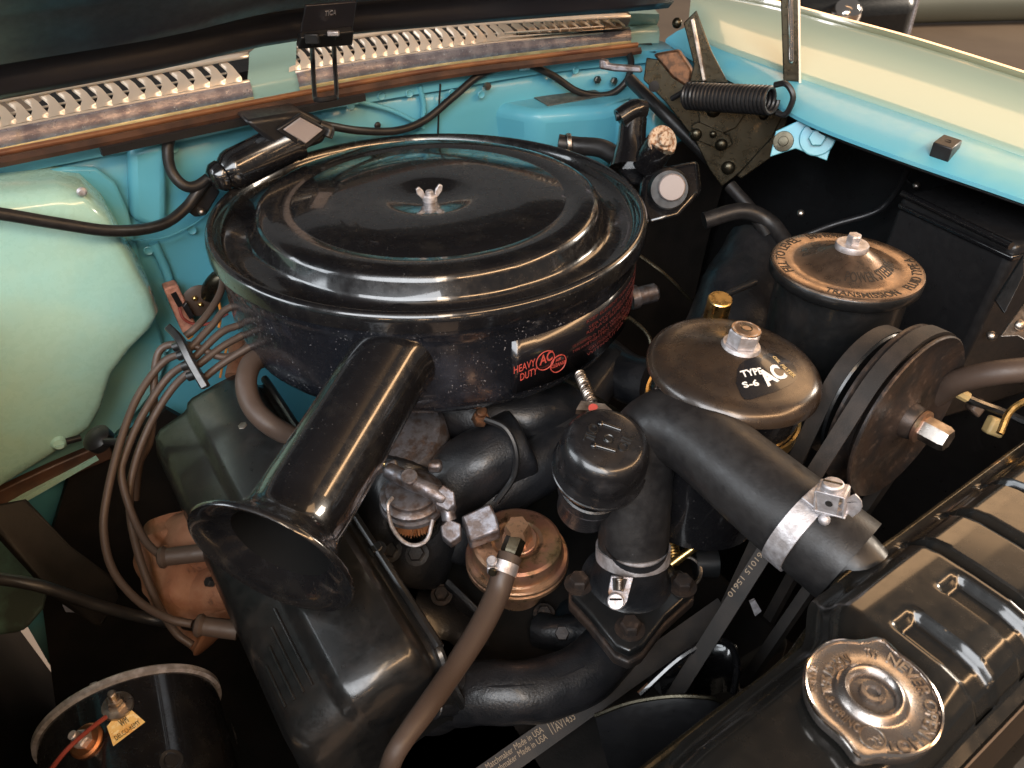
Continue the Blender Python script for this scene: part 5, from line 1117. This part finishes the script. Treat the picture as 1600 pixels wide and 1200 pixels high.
# ================================================================== generator
ge = thing('generator', 'black generator barrel with a silver end ring in the lower left corner', 'generator', K(230, 1130, 60))
gax = V(F.x * .9, F.y, -.15).normalized(); g0 = K(206, 1128, 60); GR = 6.3
obj('barrel', lathe([(0, 0), (GR - .3, 0), (GR, .1), (GR, 9), (GR + .05, 9.1), (GR + .05, 9.3), (GR, 9.4), (GR, 26), (0, 26)], g0, gax, 72), 'gloss', ge, smooth=40)
obj('end_ring', lathe([(0, -.1), (GR - .2, -.1), (GR + .15, -.45), (GR + .28, -.3), (GR + .28, .1), (GR, .2)], g0, gax, 72), 'zinc', ge, smooth=40)
gx, gy, ga = frame(gax, Z)
def GP(px_, py_, r=GR):           # point on the barrel surface seen at a photo pixel
    d = ray(px_, py_); o_ = CAM - g0; dd = d - ga * d.dot(ga); oo = o_ - ga * o_.dot(ga)
    a = dd.dot(dd); b = 2 * dd.dot(oo); c = oo.dot(oo) - r * r; disc = b * b - 4 * a * c
    t = (-b - math.sqrt(max(0, disc))) / (2 * a); p = CAM + d * t; nrm = (p - g0); nrm = (nrm - ga * nrm.dot(ga)).normalized(); return p, nrm
p, nn_ = GP(184, 1104)
obj('terminal', join(lathe([(0, .25), (1.0, .22), (1.05, 0)], p, nn_, 26), hexg(p + nn_ * .25, nn_, .6, .5), hexg(p + nn_ * .8, nn_, .52, .4), cyl(p + nn_ * 1.2, nn_, .28, .8, 14)), 'steel', ge, smooth=25)
p, nn_ = GP(136, 1158)
obj('insulator', lathe([(0, .3), (1.0, .3), (1.15, .15), (1.15, 0)], p, nn_, 26), 'copper', ge)
obj('terminal', join(hexg(p + nn_ * .3, nn_, .62, .6), cyl(p + nn_ * .9, nn_, .3, .8, 14), prism([p + nn_ * .4 + gx * .2, p + nn_ * .5 - V(.8, 0, .6), p + nn_ * .4 - V(1.6, .4, 2.2), p + nn_ * .4 - V(.8, .6, 2.4)], nn_ * .15)), 'zinc', ge, smooth=25)
p2, n2_ = GP(122, 1140)
wire([GP(166, 1120, GR + .5)[0], GP(142, 1138, GR + 1.0)[0], K(104, 1172, 51), K(70, 1215, 51)], .16, 'redw', 'red wire running from the generator terminal to the bottom edge')
lbp = [GP(x, y, GR + .03)[0] for x, y in ((167, 1138), (172, 1128), (193, 1104), (206, 1100), (210, 1104), (226, 1127), (200, 1142), (177, 1165))]
lc = sum(lbp, V(0, 0, 0)) / len(lbp); nn_ = GP(195, 1130)[1]
# subdivided patch hugging the barrel
grid = []
for i in range(7):
    row = []
    for j in range(7):
        u, v = i / 6, j / 6
        qx = (167 * (1 - u) + 196 * u) * (1 - v) + (177 * (1 - u) + 227 * u) * v; qy = (1135 * (1 - u) + 1101 * u) * (1 - v) + (1166 * (1 - u) + 1128 * u) * v
        row.append(GP(qx, qy, GR + .04)[0])
    grid.append(row)
lab_o = obj('sticker', loft(grid), 'label', ge)
def GT(s, a, b, h):
    A_, nA = GP(*a, GR + .12); B_, nB = GP(*b, GR + .12); u_ = nA.cross(B_ - A_); C_, _ = GP(a[0] - 5, a[1] - 12, GR + .06)
    obj('lettering', quad_text(s, A_, B_, C_ - A_, nA, h, .006), 'ink', lab_o, smooth=20)
GT('DELCO-REMY', (182, 1157), (220, 1130), .38); GT('WM', (190, 1136), (202, 1128), .6)
for x, y in ((366, 1146), (268, 1188)):
    p, nn_ = GP(x, y); obj('screw', lathe([(0, .12), (.45, .12), (.5, .0), (.75, .05), (.8, 0)], p - nn_ * .02, nn_, 22), 'satin', ge)
obj('ear', prism([K(106, 1150, 58), K(98, 1128, 58.4), K(104, 1112, 58.6), K(120, 1104, 58.8), K(128, 1120, 58.4), K(118, 1148, 58)], gax * .5), 'zinc', ge, bevel=.12)
obj('ear', prism([K(136, 1085, 59), K(140, 1066, 59.4), K(152, 1062, 59.4), K(156, 1072, 59)], gax * .5), 'zinc', ge, bevel=.12)
